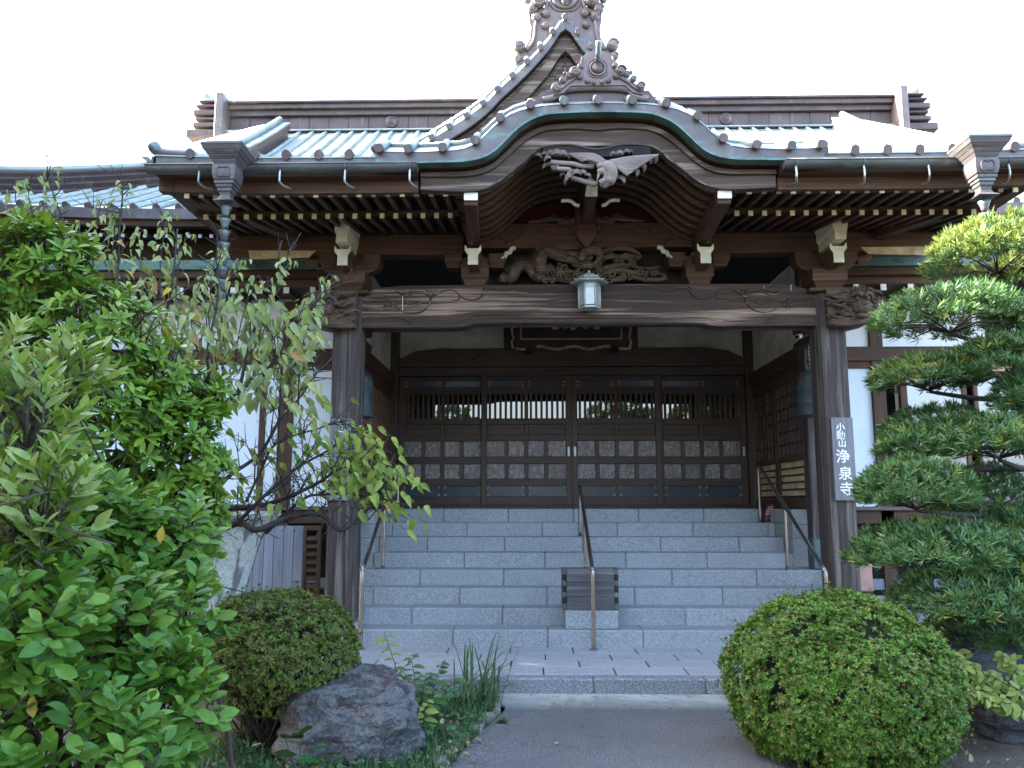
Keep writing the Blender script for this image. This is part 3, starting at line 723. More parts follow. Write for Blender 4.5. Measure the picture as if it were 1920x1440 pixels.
def add_door(i, y):
    x0 = [-2.5, -1.30, .0, 1.235][i]; x1 = x0+[1.28, 1.30, 1.285, 1.265][i]; cx = (x0+x1)/2
    m = MB()
    sw = .085
    m.box(x0, x0+sw, y, y+.042, 1.362, 3.215, .004); d = m.build('sliding_door', M_DOORZ, hall)
    hb('door_stile', M_DOORZ, x1-sw, x1, y, y+.042, 1.362, 3.215, .004, d)
    def rail(z0, z1, yo=.004): hb('door_rail', M_DOORX, x0+sw, x1-sw, y+yo, y+.040, z0, z1, .004, d)
    rail(Zr[0], Zr[1]); rail(Zr[2], Zr[3], -.004); rail(Zr[4], Zr[5], -.004); rail(Zr[6], Zr[7], -.004); rail(Zr[8], Zr[9], -.004); rail(Zr[10], Zr[11]); rail(Zr[12], Zr[13])
    def mun(xa, z0, z1, w=.055): hb('door_muntin', M_DOORZ, xa-w/2, xa+w/2, y+.006, y+.040, z0, z1, .004, d)
    for (a, b) in ((1, 2), (3, 4), (5, 6), (7, 8), (9, 10), (11, 12)): mun(cx, Zr[a], Zr[b])
    xi0, xi1 = x0+sw, x1-sw
    for (a, b) in ((3, 4), (5, 6)):
        for xq in (xi0+(cx-xi0)/2, cx+(xi1-cx)/2): mun(xq, Zr[a], Zr[b])
        for k in range(4):
            xa = xi0+(xi1-xi0)*k/4; xb = xi0+(xi1-xi0)*(k+1)/4
            hb('carved_panel', M_BURL, xa+(.028 if k else -.002), xb-(.028 if k < 3 else -.002), y+.020, y+.030, Zr[a]+.001, Zr[b]-.001, .003, d)
    for (xa, xb) in ((xi0, cx-.028), (cx+.028, xi1)):
        hb('door_panel', M_DOORX, xa+.002, xb-.002, y+.022, y+.030, Zr[7]+.001, Zr[8]-.001, .003, d)
        for (a, b) in ((1, 2), (11, 12)):
            hb('glass_pane', M_GLASSB, xa, xb, y+.022, y+.026, Zr[a], Zr[b], 0, d)
            c = MB()
            for (ex, sx) in ((xa, 1), (xb, -1)):
                for (ez, sz) in ((Zr[a], 1), (Zr[b], -1)):
                    c.prism([(ex, ez), (ex+sx*.05, ez), (ex+sx*.032, ez+sz*.02), (ex+sx*.02, ez+sz*.032), (ex, ez+sz*.045)], y+.012, y+.020)
            tag(c.build('corner_fretwork', M_CARVEG, d), kind='stuff')
        n = 7
        for k in range(n):
            xc = xa+(xb-xa)*(k+.5)/n
            hb('door_slat', M_DOORZ, xc-.017, xc+.017, y+.008, y+.028, Zr[9], Zr[10], .003, d)
    hb('glass_pane', M_GLASS, xi0, xi1, y+.034, y+.038, Zr[9], Zr[10], 0, d)
    hx = [x0+.04, x1-.045, x0+.045, x1-.04][i]
    m = MB(); m.box(hx-.016, hx+.016, y-.006, y+.002, 2.055, 2.19, .003); m.build('door_pull', M_HOOK, d)
for i, y in enumerate((DW-.03, DW-.078, DW-.078, DW-.03)): add_door(i, y)
# ---------------------------------------------------------------- entrance porch
porch = thing('entrance_porch', 'entrance porch with carved beam, two square posts and a curved cusped gable', 'porch', (0, 8.4, 0))
def pb(nm, mt, x0, x1, y0, y1, z0, z1, ch=.006, par=None):
    m = MB(); a, b = sorted((x0, x1)); m.box(a, b, y0, y1, z0, z1, ch); return m.build(nm, mt, par or porch)
PX, PF = 2.515, 8.27
for s in (-1, 1):
    pb('porch_post', M_POST, s*PX-.148, s*PX+.148, PF, PF+.296, .215, 3.60, .03)
    m = MB(); m.lathe([(.31, .166), (.31, .185), (.255, .214), (.2, .2145)], (s*PX, PF+.148, 0), 4, False, PI/4); m.build('base_stone', M_GRANS, porch)
# great rainbow beam with carved scrolls
half = [(2.37, 3.53), (2.30, 3.60), (2.15, 3.645), (1.95, 3.663), (0, 3.668)]
top = [(-x, z) for x, z in half]+[(x, z) for x, z in half[-2::-1]]
low = [(2.37, 3.215), (1.42, 3.215), (1.30, 3.222), (1.18, 3.252), (.9, 3.26), (-.9, 3.26), (-1.18, 3.252), (-1.30, 3.222), (-1.42, 3.215), (-2.37, 3.215)]
m = MB(); m.prism(top+low, 8.30, 8.54); beam = m.build('rainbow_beam', M_BEAM, porch)
m = MB()
m.tube(smoothline([(-1.40, 8.298, 3.262), (-1.27, 8.298, 3.29), (-1.15, 8.298, 3.305), (0, 8.298, 3.305), (1.15, 8.298, 3.305), (1.27, 8.298, 3.29), (1.40, 8.298, 3.262)], 5), .007, 6)
m.tube([(-1.2, 8.298, 3.335), (0, 8.298, 3.338), (1.2, 8.298, 3.335)], .005, 6); m.build('beam_moulding', M_BEAM, beam)
def pxs(l, Y, ox, oy, sc): return [tuple(at(ox+x/sc, oy+y/sc, Y)) for x, y in l]
scr = [[(450, 395), (520, 412), (570, 418), (600, 402), (650, 425), (700, 470), (760, 488), (830, 478), (880, 430), (890, 395), (930, 365), (985, 345), (1040, 350), (1065, 385), (1050, 408), (1020, 405)],
       [(720, 380), (735, 420), (780, 440), (815, 430), (820, 415), (800, 410)], [(885, 430), (880, 385), (840, 362), (780, 362), (738, 385)],
       [(1060, 375), (1110, 402), (1170, 402), (1205, 380), (1225, 350), (1275, 338), (1340, 358), (1420, 348)], [(690, 510), (730, 525), (765, 558)],
       [(1205, 380), (1215, 345), (1235, 325)], [(670, 350), (710, 370), (780, 348)], [(850, 340), (890, 360), (930, 345)]]
for s in (-1, 1):
    m = MB()
    for l in scr:
        P = [Vector(p) for p in pxs(l, 8.297, 540, 440, 3.31)]; P = [Vector((-p.x*s if s > 0 else p.x, p.y, p.z)) for p in P]
        S_ = smoothline(P, 4); k = len(S_)
        m.tube(S_, [.013*(.45+.75*math.sin(PI*min(1, (i+.6)/k))) for i in range(k)], 6, flat=.7)
    for (cx_, cz_) in ((890, 370), (620, 450)):
        q = at(540+cx_/3.31, 440+cz_/3.31, 8.296)
        for k in range(5):
            a = k*2*PI/5+.3; m.ball((-s*abs(q.x)*-1+.032*math.cos(a), q.y, q.z+.026*math.sin(a)), .022, 7, 5, (1, .45, .8))
    m.build('carved_scroll', M_BEAM, beam)
for (px, a, b) in ((755, 556, 585), (1432, 537, 541), (1483, 533, 545)):
    p, q = at(px, a, 8.296), at(px, b, 8.296); m = MB(); m.bar(p, q, .008, .004); m.build('pale_drip', M_MARK, beam)

def masu(cx, cy, z0, w, h, mt=None, d=None, nm='bearing_block'):
    """bracket bearing block: hollow-tapered foot under a square head"""
    d = d or w; m = MB()
    pr = [(.70, 0), (.735, .06), (.80, .18), (.90, .31), (1.0, .40), (1.0, 1.0)]
    vs = []; fs = []
    for f, t in pr: vs += [(cx-w/2*f, cy-d/2*f, z0+h*t), (cx+w/2*f, cy-d/2*f, z0+h*t), (cx+w/2*f, cy+d/2*f, z0+h*t), (cx-w/2*f, cy+d/2*f, z0+h*t)]
    for i in range(len(pr)-1):
        for k in range(4): fs.append((4*i+k, 4*i+(k+1) % 4, 4*i+4+(k+1) % 4, 4*i+4+k))
    fs += [(3, 2, 1, 0), tuple(len(vs)-4+k for k in range(4))]
    m.add(vs, fs); return m.build(nm, mt or M_WARM, porch)
def bracket_arm(cx, cy, z0, z1, hl, d=.13):
    m = MB(); c = [(-hl, z1), (-hl, z0+.06), (-hl+.05, z0+.02), (-hl+.12, z0), (hl-.12, z0), (hl-.05, z0+.02), (hl, z0+.06), (hl, z1)]
    m.prism([(cx+x, z) for x, z in c], cy-d/2, cy+d/2); return m.build('bracket_arm', M_WARM, porch)
def cream_nose(cx, y0, y1, z0, z1, w):
    """cream painted beam nose: flat face with two little ears"""
    m = MB(); h = z1-z0
    m.prism([(cx-w*.36, z0), (cx+w*.36, z0), (cx+w*.36, z0+h*.55), (cx+w*.58, z0+h*.78), (cx+w*.58, z1+.02), (cx+w*.47, z1-.0), (cx+w*.40, z1-.02), (cx-w*.40, z1-.02), (cx-w*.47, z1), (cx-w*.58, z1+.02), (cx-w*.58, z0+h*.78), (cx-w*.36, z0+h*.55)], y0, y0+.012)
    o = m.build('painted_nose_face', M_CREAM, porch)
    n_ = MB(); n_.prism([(cx-w*.36, z0+.002), (cx+w*.36, z0+.002), (cx+w*.36, z0+h*.55), (cx+w*.5, z0+h*.8), (cx+w*.5, z1-.02), (cx-w*.5, z1-.02), (cx-w*.5, z0+h*.8), (cx-w*.36, z0+h*.55)], y0+.012, y1); n_.build('bracket_nose', M_WARM, porch)
    return o
def cream_curl(x, s, y, z):
    m = MB(); m.tube(smoothline([(x, y, z-.10), (x+s*.035, y, z-.075), (x+s*.05, y, z-.04), (x+s*.09, y, z-.03), (x+s*.105, y, z+.01), (x+s*.15, y, z+.015)], 4), .024, 8)
    return m.build('painted_cloud_tip', M_CREAM, porch)
for s in (-1, 1):
    for X, z0 in ((PX, 3.60), (1.18, 3.672)):
        c = s*X
        masu(c, 8.42, z0, .36 if X > 2 else .29, .215 if X > 2 else .20)
        zt = z0+(.215 if X > 2 else .20)
        bracket_arm(c, 8.42, zt+.002, 4.02 if X > 2 else 3.985, .30)
        for dx in (-.235, .235): masu(c+dx, 8.42, 3.868, .175, .145, d=.22)
        masu(c, 8.42, 3.868, .15, .145, d=.22)
        cream_nose(c, 7.98, 8.36, 3.795, 3.985, .145)
    cream_curl(s*.90, -s, 8.33, 4.06)
    # tall painted corner noses over the posts
    c = s*2.50
    m = MB(); m.prism([(c-.075, 4.20), (c-.075, 4.12), (c-.055, 4.08), (c-.06, 4.0), (c+.05, 4.0), (c+.06, 4.08), (c+.075, 4.14), (c+.075, 4.20)], 7.86, 8.35); m.build('painted_bracket_tip', M_CREAM, porch)
    m = MB(); m.prism([(c-.085, 4.32), (c-.085, 4.205), (c+.085, 4.205), (c+.085, 4.32)], 7.80, 8.35); m.build('painted_bracket_head', M_CREAM, porch)
    pb('post_cap_block', M_WARM, c-.22, c+.22, 8.2, 8.64, 3.56, 3.598, .012)
    m = MB(); m.prism([(s*2.88, 4.055), (s*2.95, 3.985), (s*3.58, 3.965), (s*3.60, 4.06)], 8.305, 8.329); m.build('cream_purlin_board', M_TAN, porch)
    # long purlin resting on the brackets
    pb('eave_purlin', M_WARM, s*1.30, s*3.86, 8.33, 8.53, 4.015, 4.235, .012)
    pb('purlin_shadow_board', M_WX, s*1.30, s*3.80, 8.36, 8.50, 4.24, 4.42, .0)
    pb('purlin_tip', M_WARM, s*3.862, s*3.98, 8.36, 8.50, 4.06, 4.20, .03)
    m = MB(); m.tube(smoothline([(s*2.85, 8.40, 3.94), (s*2.95, 8.40, 3.96), (s*3.0, 8.40, 4.0), (s*3.1, 8.40, 4.012)], 4), [.05]*8+[.035]*5, 8); m.build('carved_cloud_bracket', M_WARM, porch)
    # outer tie to the hall
    pb('rainbow_tie', M_WY, s*2.44, s*2.60, 8.57, 9.30, 3.30, 3.55, .02)
    # eave: copper edge, boards, two tiers of rafters
    A = []; B = []
    for k in range(13):
        x = s*(1.60+(3.95-1.60)*k/12); z = 4.425+max(0, abs(x)-2.6)**2*.018; A.append((x, z)); B.append((x, z-.075))
    m = MB(); m.band(A, B, 6.80, 6.87); m.build('eave_edge', M_COPF, porch)
    m = MB(); m.band([(x, z-.002) for x, z in B], [(x, z-.085) for x, z in B], 6.83, 6.93); m.build('eave_board', M_WX, porch)
    m = MB(); m.band([(x, z-.088) for x, z in B], [(x, z-.20) for x, z in B], 6.93, 7.03); m.build('eave_board', M_WARM, porch)
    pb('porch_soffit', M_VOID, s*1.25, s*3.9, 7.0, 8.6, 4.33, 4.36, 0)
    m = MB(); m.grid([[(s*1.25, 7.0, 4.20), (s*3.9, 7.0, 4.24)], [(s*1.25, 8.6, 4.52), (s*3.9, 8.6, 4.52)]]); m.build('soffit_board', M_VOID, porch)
    pb('rafter_rail', M_WX, s*1.28, s*3.85, 7.50, 7.56, 4.15, 4.20, .004)
    for k in range(21):
        x = s*(1.36+.1306*k)
        if abs(x) > 3.84: break
        m = MB(); m.bar((x, 6.985, 4.155), (x, 7.8, 4.245), .042, .048, .004); o = m.build('flying_rafter', M_WARM, porch)
        e = MB(); e.box(x-.0215, x+.0215, 6.972, 6.986, 4.13, 4.18); e.build('rafter_end', M_CARVEG if k % 3 else M_RAFTEND, o)
        m = MB(); m.bar((x, 7.43, 4.112), (x, 8.55, 4.30), .042, .048, .004); o = m.build('base_rafter', M_WY, porch)
        e = MB(); e.box(x-.0215, x+.0215, 7.415, 7.429, 4.088, 4.136); e.build('rafter_end', M_RAFTEND, o)
    # corner hip rafter and side eave
    m = MB(); m.bar((s*3.86, 6.95, 4.26), (s*3.05, 8.3, 4.22), .12, .17, .01); m.build('hip_rafter', M_WY, porch)
    m = MB(); m.band([(s*3.7, 4.28), (s*3.93, 4.33)], [(s*3.7, 4.2), (s*3.93, 4.22)], 6.95, 10.2); m.build('side_eave_board', M_WARM, porch)
    m = MB(); m.band([(s*3.93, 4.45), (s*3.97, 4.45)], [(s*3.93, 4.33), (s*3.97, 4.33)], 6.80, 9.6); m.build('side_eave_edge', M_COPF, porch)
    # roof of the porch wing
    zp = lambda y, x=0: 4.43+.30*(y-6.8)+max(0, abs(x)-2.6)**2*.018
    for k in range(11):
        x0 = 1.28+.268*k-.02; x1 = min(x0+.268, 3.97)
        if x1-x0 > .05: sheet_strip(min(s*x0, s*x1), max(s*x0, s*x1), 6.79, 9.95, zp, .4, 'copper_sheet', M_ROOF, porch)
    m_ = [1.66, 1.93, 2.20, 2.47, 2.76, 3.04, 3.33, 3.62] if s < 0 else [1.70, 1.97, 2.24, 2.52, 2.80, 3.08, 3.36, 3.62, 3.86]
    for x in m_: roll(s*x, 6.80, 9.9, zp, .036, porch, .040)
    m = MB(); m.tube(smoothline([(s*3.62, 6.83, 4.475), (s*3.8, 6.83, 4.485), (s*3.92, 6.83, 4.51), (s*3.985, 6.83, 4.575)], 4), [.045]*9+[.055]*3+[.05], 8); m.build('corner_finial', M_GUT, porch)
# gutters with hooks
for s, xa, xb in ((-1, -3.965, -1.585), (1, 1.60, 4.25)):
    m = MB(); prof = [(math.cos(a)*.062, math.sin(a)*.062) for a in [PI+PI*k/10 for k in range(11)]]
    ins = [(x*.9, z*.9) for x, z in prof]
    rows = [[(X, 6.735+x, 4.322+z) for x, z in prof]+[(X, 6.735+x, 4.322+z) for x, z in ins[::-1]] for X in np.linspace(xa, xb, 9)]
    m.grid(rows); n0 = len(m.v)
    m.tube([(xa, 6.673, 4.322), (xb, 6.673, 4.322)], .009, 6)
    g_ = m.build('gutter', M_GUT, porch)
    for X in (xa, xb):
        e = MB(); e.prism([(x, z) for x, z in prof], 0, .006); e.v = [(X+v[1]-.003, 6.735+v[0], 4.322+v[2]) for v in e.v]; e.build('gutter_end', M_GUT, g_)
    for X in ((-3.49, -2.78, -2.21, -1.645) if s < 0 else (1.69, 2.27, 2.82, 3.5)):
        e = MB(); e.tube(smoothline([(X, 6.70, 4.27), (X, 6.69, 4.20), (X, 6.70, 4.165), (X+.02, 6.76, 4.15), (X+.04, 6.84, 4.165), (X+.04, 6.9, 4.18)], 4), .010, 6); e.build('gutter_hook', M_HOOK, g_)
        e = MB(); e.tube([(X, 6.735+.064*math.cos(a), 4.322+.064*math.sin(a)) for a in [PI+PI*k/10 for k in range(11)]], .006, 5); e.build('gutter_strap', M_GUT, g_)

# ---- curved cusped gable
KT = [(1.958, 4.432), (1.767, 4.424), (1.576, 4.421), (1.366, 4.432), (1.222, 4.454), (1.098, 4.504), (1.003, 4.585), (0.917, 4.676), (0.821, 4.757), (0.711, 4.814), (0.573, 4.85), (0.43, 4.869), (0.191, 4.88), (0.0, 4.882)]
KB = [(1.958, 4.346), (1.767, 4.339), (1.576, 4.336), (1.366, 4.34), (1.175, 4.351), (1.022, 4.383), (0.917, 4.439), (0.831, 4.521), (0.754, 4.604), (0.659, 4.69), (0.544, 4.752), (0.42, 4.785), (0.191, 4.797), (0.0, 4.8)]
KL = [(1.958, 4.213), (1.767, 4.174), (1.576, 4.156), (1.366, 4.145), (1.175, 4.142), (1.012, 4.16), (0.898, 4.213), (0.793, 4.294), (0.697, 4.375), (0.635, 4.423), (0.573, 4.494), (0.468, 4.552), (0.239, 4.565), (0.0, 4.521)]
def sym(h, d=0): return [(-x, z+d) for x, z in h]+[(x, z+d) for x, z in h[-2::-1]]
KT = [(x, z+.022*max(0, min(1, (x-1.15)/.2))) for x, z in KT]; KB = [(x, z+.006*max(0, min(1, (x-1.15)/.2))) for x, z in KB]
T, Bm, Lw = curve2(sym(KT), 4), curve2(sym(KB), 4), curve2(sym(KL), 4)
m = MB(); m.band(T, [(x, z+.018) for x, z in Bm], 6.742, 6.845); m.build('gable_fascia', M_COPF, porch)
m = MB(); m.band([(x, z+.0185) for x, z in Bm], Bm, 6.734, 6.85); m.build('fascia_drip_edge', M_COPG, porch)
m = MB(); m.band([(x, z+.03) for x, z in Bm], [(x, z-.002) for x, z in Bm], 6.851, 7.2); m.build('gable_soffit', M_WX, porch)
Bm, Lw = curve2(sym(KB[2:]), 4), curve2(sym(KL[2:]), 4)
def lerp(a, b, t): return [(x+(u-x)*t, z+(w-z)*t) for (x, z), (u, w) in zip(a, b)]
m = MB(); m.band(lerp(Bm, Lw, .0), lerp(Bm, Lw, .16), 6.93, 7.03); m.build('barge_board_recess', M_WX, porch)
m = MB(); m.band(lerp(Bm, Lw, .162), lerp(Bm, Lw, .36), 6.87, 6.99); m.build('barge_board_moulding', M_BARGE, porch)
m = MB(); m.band(lerp(Bm, Lw, .362), lerp(Bm, Lw, .94), 6.90, 6.98); m.build('barge_board', M_BARGE, porch)
m = MB(); m.band(lerp(Bm, Lw, .942), Lw, 6.89, 6.99); m.build('barge_board_lip', M_BARGE, porch)
for s in (-1, 1):
    m = MB(); m.tube(smoothline([(s*1.66, 6.80, 4.455), (s*1.82, 6.80, 4.455), (s*1.93, 6.80, 4.47), (s*1.985, 6.80, 4.53)], 4), [.03]*9+[.042]*3+[.04], 8); m.build('gable_tip', M_GUT, porch)
verge_set(T, 6.735, .34, .20, porch, .30, .036, .034)
rws = []
for x, z in T:
    ye = 7.2
    while ye < 12 and max(zr(ye), 4.43+.3*(ye-6.8)) < z+.18: ye += .05
    rws.append([(x, 7.09, z+.18), (x, max(ye, 7.3), z+.18)])
m = MB(); m.grid(rws); m.build('gable_roof', M_ROOF, porch)
# soffit ribs of the gable, one behind the other
KR = [(1.268, 4.156), (1.121, 4.165), (0.994, 4.204), (0.877, 4.287), (0.77, 4.389), (0.663, 4.491), (0.536, 4.574), (0.37, 4.627), (0.195, 4.649), (0.0, 4.654)]
RB = curve2(sym(KR), 4); RT = [(x*1.02, z+.075) for x, z in RB]; RT2 = [(x*1.03, z+.11) for x, z in RB]
for k in range(8):
    y = 7.06+k*.185; m = MB(); m.band(RT, RB, y, y+.055, True); m.build('curved_rafter', M_WARM, porch)
m = MB(); m.band([(x*1.06, z+.05) for x, z in RT2], RT, 7.0, 8.66, True); m.build('gable_soffit', M_WX, porch)
m = MB(); m.prism([(x*1.05, z+.22) for x, z in RB]+[(1.32, 4.34), (-1.32, 4.34)], 8.60, 8.64); m.build('tympanum_board', M_RED, porch)
pb('void_board', M_VOID, -1.35, 1.35, 8.60, 8.64, 3.70, 4.338, 0)  # near-black colour stands for the shaded hollow behind the dragon
ub = [(-1.29, 4.10), (-1.29, 4.26), (-1.20, 4.31), (-1.05, 4.352), (-.85, 4.372), (.85, 4.372), (1.05, 4.352), (1.20, 4.31), (1.29, 4.26), (1.29, 4.10)]
m = MB(); m.prism(ub, 8.40, 8.58); ubo = m.build('upper_beam', M_WARM, porch)
m = MB()
for d in (.02, .045): m.tube(smoothline([(-.62+d, 8.398, 4.108), (-.52+d, 8.398, 4.135+d*.5), (-.40, 8.398, 4.145+d*.5), (.40, 8.398, 4.145+d*.5), (.52-d, 8.398, 4.135+d*.5), (.62-d, 8.398, 4.108)], 4), .006, 6)
for s in (-1, 1):
    for l in ([(165, 140), (240, 145), (280, 140), (310, 185), (360, 202), (420, 185), (455, 140), (430, 95), (380, 95), (345, 120), (360, 145), (400, 140)], [(455, 135), (500, 105), (560, 100), (590, 125), (560, 138)], [(590, 115), (620, 128), (660, 122)], [(340, 205), (352, 235)]):
        P = pxs(l, 8.397, 860, 400, 3.84); P = [(s*abs(p[0]), p[1], p[2]) for p in P]; S_ = smoothline(P, 4); m.tube(S_, [.009]*len(S_), 6)
m.build('carved_scroll', M_WARM, ubo)
# gable purlins with pale ends
for s in (-1, 1):
    m = MB(); m.bar((s*1.13, 6.96, 4.11), (s*1.19, 8.4, 4.10), .12, .15, .006); o = m.build('gable_purlin', M_WY, porch)
    m = MB(); m.box(s*1.13-.062, s*1.13+.062, 6.93, 6.955, 4.075, 4.145, .003); m.build('purlin_end_cap', M_WHITE, o)
    m = MB(); m.tube(smoothline([(s*1.2, 8.0, 4.02), (s*1.21, 7.9, 4.10), (s*1.19, 7.85, 4.16)], 4), .04, 8); m.build('carved_rest', M_WARM, porch)
    for (xa, xb, za, zb) in ((.06, .16, 4.25, 4.37), (.16, .36, 4.37, 4.43)):
        m = MB(); m.tube(smoothline([(s*(xa+(xb-xa)*t), 8.37, za+(zb-za)*t+.04*math.sin(t*9)) for t in (0, .25, .5, .75, 1)], 4), .032, 8); m.build('frog_leg_strut', M_CARVE, porch)
    m = MB(); m.tube(smoothline([(s*.10, 8.36, 4.41), (s*.20, 8.36, 4.37), (s*.33, 8.36, 4.41), (s*.46, 8.36, 4.39), (s*.62, 8.36, 4.375)], 5), [.035]*10+[.03]*5+[.02]*6, 8); m.build('carved_cloud', M_CARVE, porch)
    m = MB(); m.tube(smoothline([(s*.11, 7.7, 4.305), (s*.15, 7.7, 4.315), (s*.18, 7.7, 4.345), (s*.23, 7.7, 4.36), (s*.29, 7.7, 4.355)], 4), .019, 8); m.build('painted_cloud_tip', M_CREAM, porch)
m = MB(); m.prism([(-.10, 4.28), (-.11, 4.20), (-.04, 4.10), (0, 4.06), (.04, 4.10), (.11, 4.20), (.10, 4.28), (.12, 4.5), (-.12, 4.5)], 8.28, 8.38); m.build('king_strut', M_WX, porch)
pb('ridge_purlin', M_WY, -.085, .085, 7.48, 8.4, 4.52, 4.66, .01)
m = MB(); m.prism([(-.115, 4.305), (.0, 4.300), (.005, 4.455), (-.095, 4.455)], 7.44, 7.462); m.v = [(v[0]+.045, v[1], v[2]) for v in m.v]; m.build('painted_ridge_nose', M_CREAM, porch)
pb('ridge_nose', M_WY, -.055, .045, 7.463, 8.3, 4.305, 4.45, .004)
# ridge box and ornament on the gable
for (w, z0, z1, y0) in ((.63, 4.95, 5.14, 7.0), (.29, 5.12, 5.30, 7.12)):
    m = MB(); m.prism([(-w, z0), (-w+.14, z1), (w-.14, z1), (w, z0)], y0, 10.5); m.build('gable_ridge', M_COPB, porch)
m = MB(); m.tube(smoothline([(-.48, 6.98, 5.04), (-.35, 6.98, 5.075), (-.25, 6.98, 5.15), (.25, 6.98, 5.15), (.35, 6.98, 5.075), (.48, 6.98, 5.04)], 4), .035, 8); m.build('ridge_moulding', M_ORN, porch)
ridge_ornament('ridge_ornament', 0.02, 6.93, 5.20, .315, porch, False)

# ---- crane carving under the gable point
cr = thing('crane_carving', 'carved wooden crane with spread wing among pine clusters under the gable point', 'carving', tuple(at(1120, 310, 6.87)))
CY = 6.84
def cp(x, y, dy=0): return at(1000+x/8, 270+y/8, CY+dy)      # pixel of the enlarged detail -> point on the carving
def shell(x, y, r, dy=0, nm='pine_cluster', a0=0):
    """scalloped pine-needle fan"""
    c = cp(x, y, dy); rr = r/8/FPX*CY*1.0; m = MB(); n = 14
    vs = [c+Vector((0, -.02, 0))]
    for k in range(n+1):
        a = PI*(-.08+1.16*k/n)+a0; w = 1+(.0 if k % 2 else -.06)
        vs.append(c+Vector((rr*w*math.cos(a), -.004-(.012 if k % 2 else 0), rr*w*math.sin(a))))
        vs.append(c+Vector((rr*w*math.cos(a), .03, rr*w*math.sin(a))))
    fs = [(0, 1+2*k, 3+2*k) for k in range(n)]+[(1+2*k, 2+2*k, 4+2*k, 3+2*k) for k in range(n)]
    m.add(vs, [tuple(reversed(f)) for f in fs]); return m.build(nm, M_CARVEG, cr)
for (x, y, r, dy, a) in ((80, 190, 60, .03, -.4), (170, 165, 60, .02, -.2), (260, 160, 75, 0, .1), (350, 150, 85, -.02, 0), (440, 160, 75, -.01, -.2), (215, 230, 60, -.01, .5), (500, 190, 50, .01, -.6), (190, 340, 55, .03, .4), (240, 320, 50, .02, 0), (320, 330, 65, 0, 3.4),
                         (440, 470, 45, .03, .4), (540, 510, 75, -.02, .6), (570, 440, 70, -.01, .2), (650, 450, 80, -.03, 0), (740, 450, 70, -.02, -.2), (820, 490, 55, -.01, -.6), (500, 560, 50, .02, 1), (850, 580, 70, .0, .1), (1200, 160, 55, 0, .3), (1295, 150, 60, -.01, 0), (1400, 130, 60, .02, 0), (1460, 130, 40, .03, -.3),
                         (1630, 350, 75, .04, -1), (1530, 420, 70, .04, -1.2), (1820, 220, 60, .05, -1.4), (1750, 240, 50, .05, -1.4), (1310, 540, 80, .02, -.6), (1260, 510, 50, .03, .5)):
    shell(x, y, r, dy, a0=a)
m = MB()
m.tube(smoothline([cp(960, 330, -.03), cp(1090, 330, -.05), cp(1170, 400, -.06), cp(1160, 520, -.05), cp(1080, 600, -.03), cp(1000, 620, -.02)], 5), [.035]*5+[.055]*8+[.05]*5+[.035]*5+[.02]*3, 10)
m.tube(smoothline([cp(1000, 590, -.05), cp(1060, 540, -.06), cp(1080, 460, -.07), cp(1040, 400, -.075), cp(1000, 410, -.08)], 5), [.030]*6+[.022]*8+[.026]*7, 8)
m.ball(cp(1000, 415, -.085), .028, 10, 7)
m.tube([cp(985, 440, -.09), cp(950, 575, -.08)], [.012, .003], 6); m.build('crane_body', M_CARVEG, cr)
for (x0, y0, x1, y1, x2, y2, nm) in ((1210, 300, 1500, 180, 1880, 150, 'wing'),):
    for k in range(15):
        t = k/14; a = cp(1150+130*t, 260+170*t*.6, -.05); b = cp(1300+330*t*.3+300*(1-t)*.55, 200+260*t, -.035+.02*t)
        c = cp(1880-470*t, 165+300*t**1.1, -.01); m = MB(); S_ = smoothline([a, b, c], 6)
        m.tube(S_, [.0125*(1-.5*i/len(S_)) for i in range(len(S_))], 6, flat=1.3); m.build('wing_feather', M_CARVEG, cr)
for k in range(7):
    t = k/6; m = MB(); S_ = smoothline([cp(1085-40*t, 280+20*t, -.05), cp(900-60*t, 160+70*t, -.06), cp(530-10*t+200*t, 150+110*t, -.03)], 6); m.tube(S_, [.015*(1-.5*i/len(S_)) for i in range(len(S_))], 6, flat=1.2); m.build('wing_feather', M_CARVEG, cr)
for l in ([(260, 270), (400, 285), (600, 300), (720, 330), (900, 340)], [(350, 375), (480, 380), (560, 390)], [(560, 500), (660, 530), (760, 560), (900, 600), (960, 590)], [(700, 230), (820, 260), (920, 330)]):
    m = MB(); S_ = smoothline([cp(x, y, .0) for x, y in l], 5); m.tube(S_, [.022]*len(S_), 7); m.build('pine_branch', M_CARVEG, cr)
pb('carving_back', M_VOID, -.48, .48, 6.90, 6.93, 4.46, 4.56, 0, cr)

# ---- dragon carving between the brackets
dr = thing('dragon_carving', 'pierced wooden carving of a coiling spiny dragon in clouds above the big beam', 'carving', tuple(at(1095, 530, 8.42)))
DYc = 8.40
def dp(x, y, dy=0): return at(860+x/3.84, 400+y/3.84, DYc+dy)
def dtube(nm, l, r, dy=0, taper=False, spikes=0, wav=.03):
    r *= 1.3; m = MB(); P = [dp(x, y, dy+wav*math.sin(i*1.9)) for i, (x, y) in enumerate(l)]; S_ = smoothline(P, 5); k = len(S_)
    rr = [r*((.35+.65*math.sin(PI*min(1, .15+i/k))) if taper else 1) for i in range(k)]
    m.tube(S_, rr, 8)
    if spikes:
        for i in range(1, k-1):
            d = (S_[i+1]-S_[i-1]).normalized(); nrm = Vector((-d.z, 0, d.x))*(1 if spikes > 0 else -1)
            m.tube([S_[i]+nrm*rr[i]*.7, S_[i]+nrm*rr[i]*1.9+d*.02-Vector((0, .01, 0))], [.011, .001], 5)
            for q in (-.4, .4): m.ball(S_[i]+nrm*rr[i]*q+Vector((0, -rr[i]*.82, 0)), .014, 6, 4, (1, .5, 1))
    return m.build(nm, M_CARVE, dr)
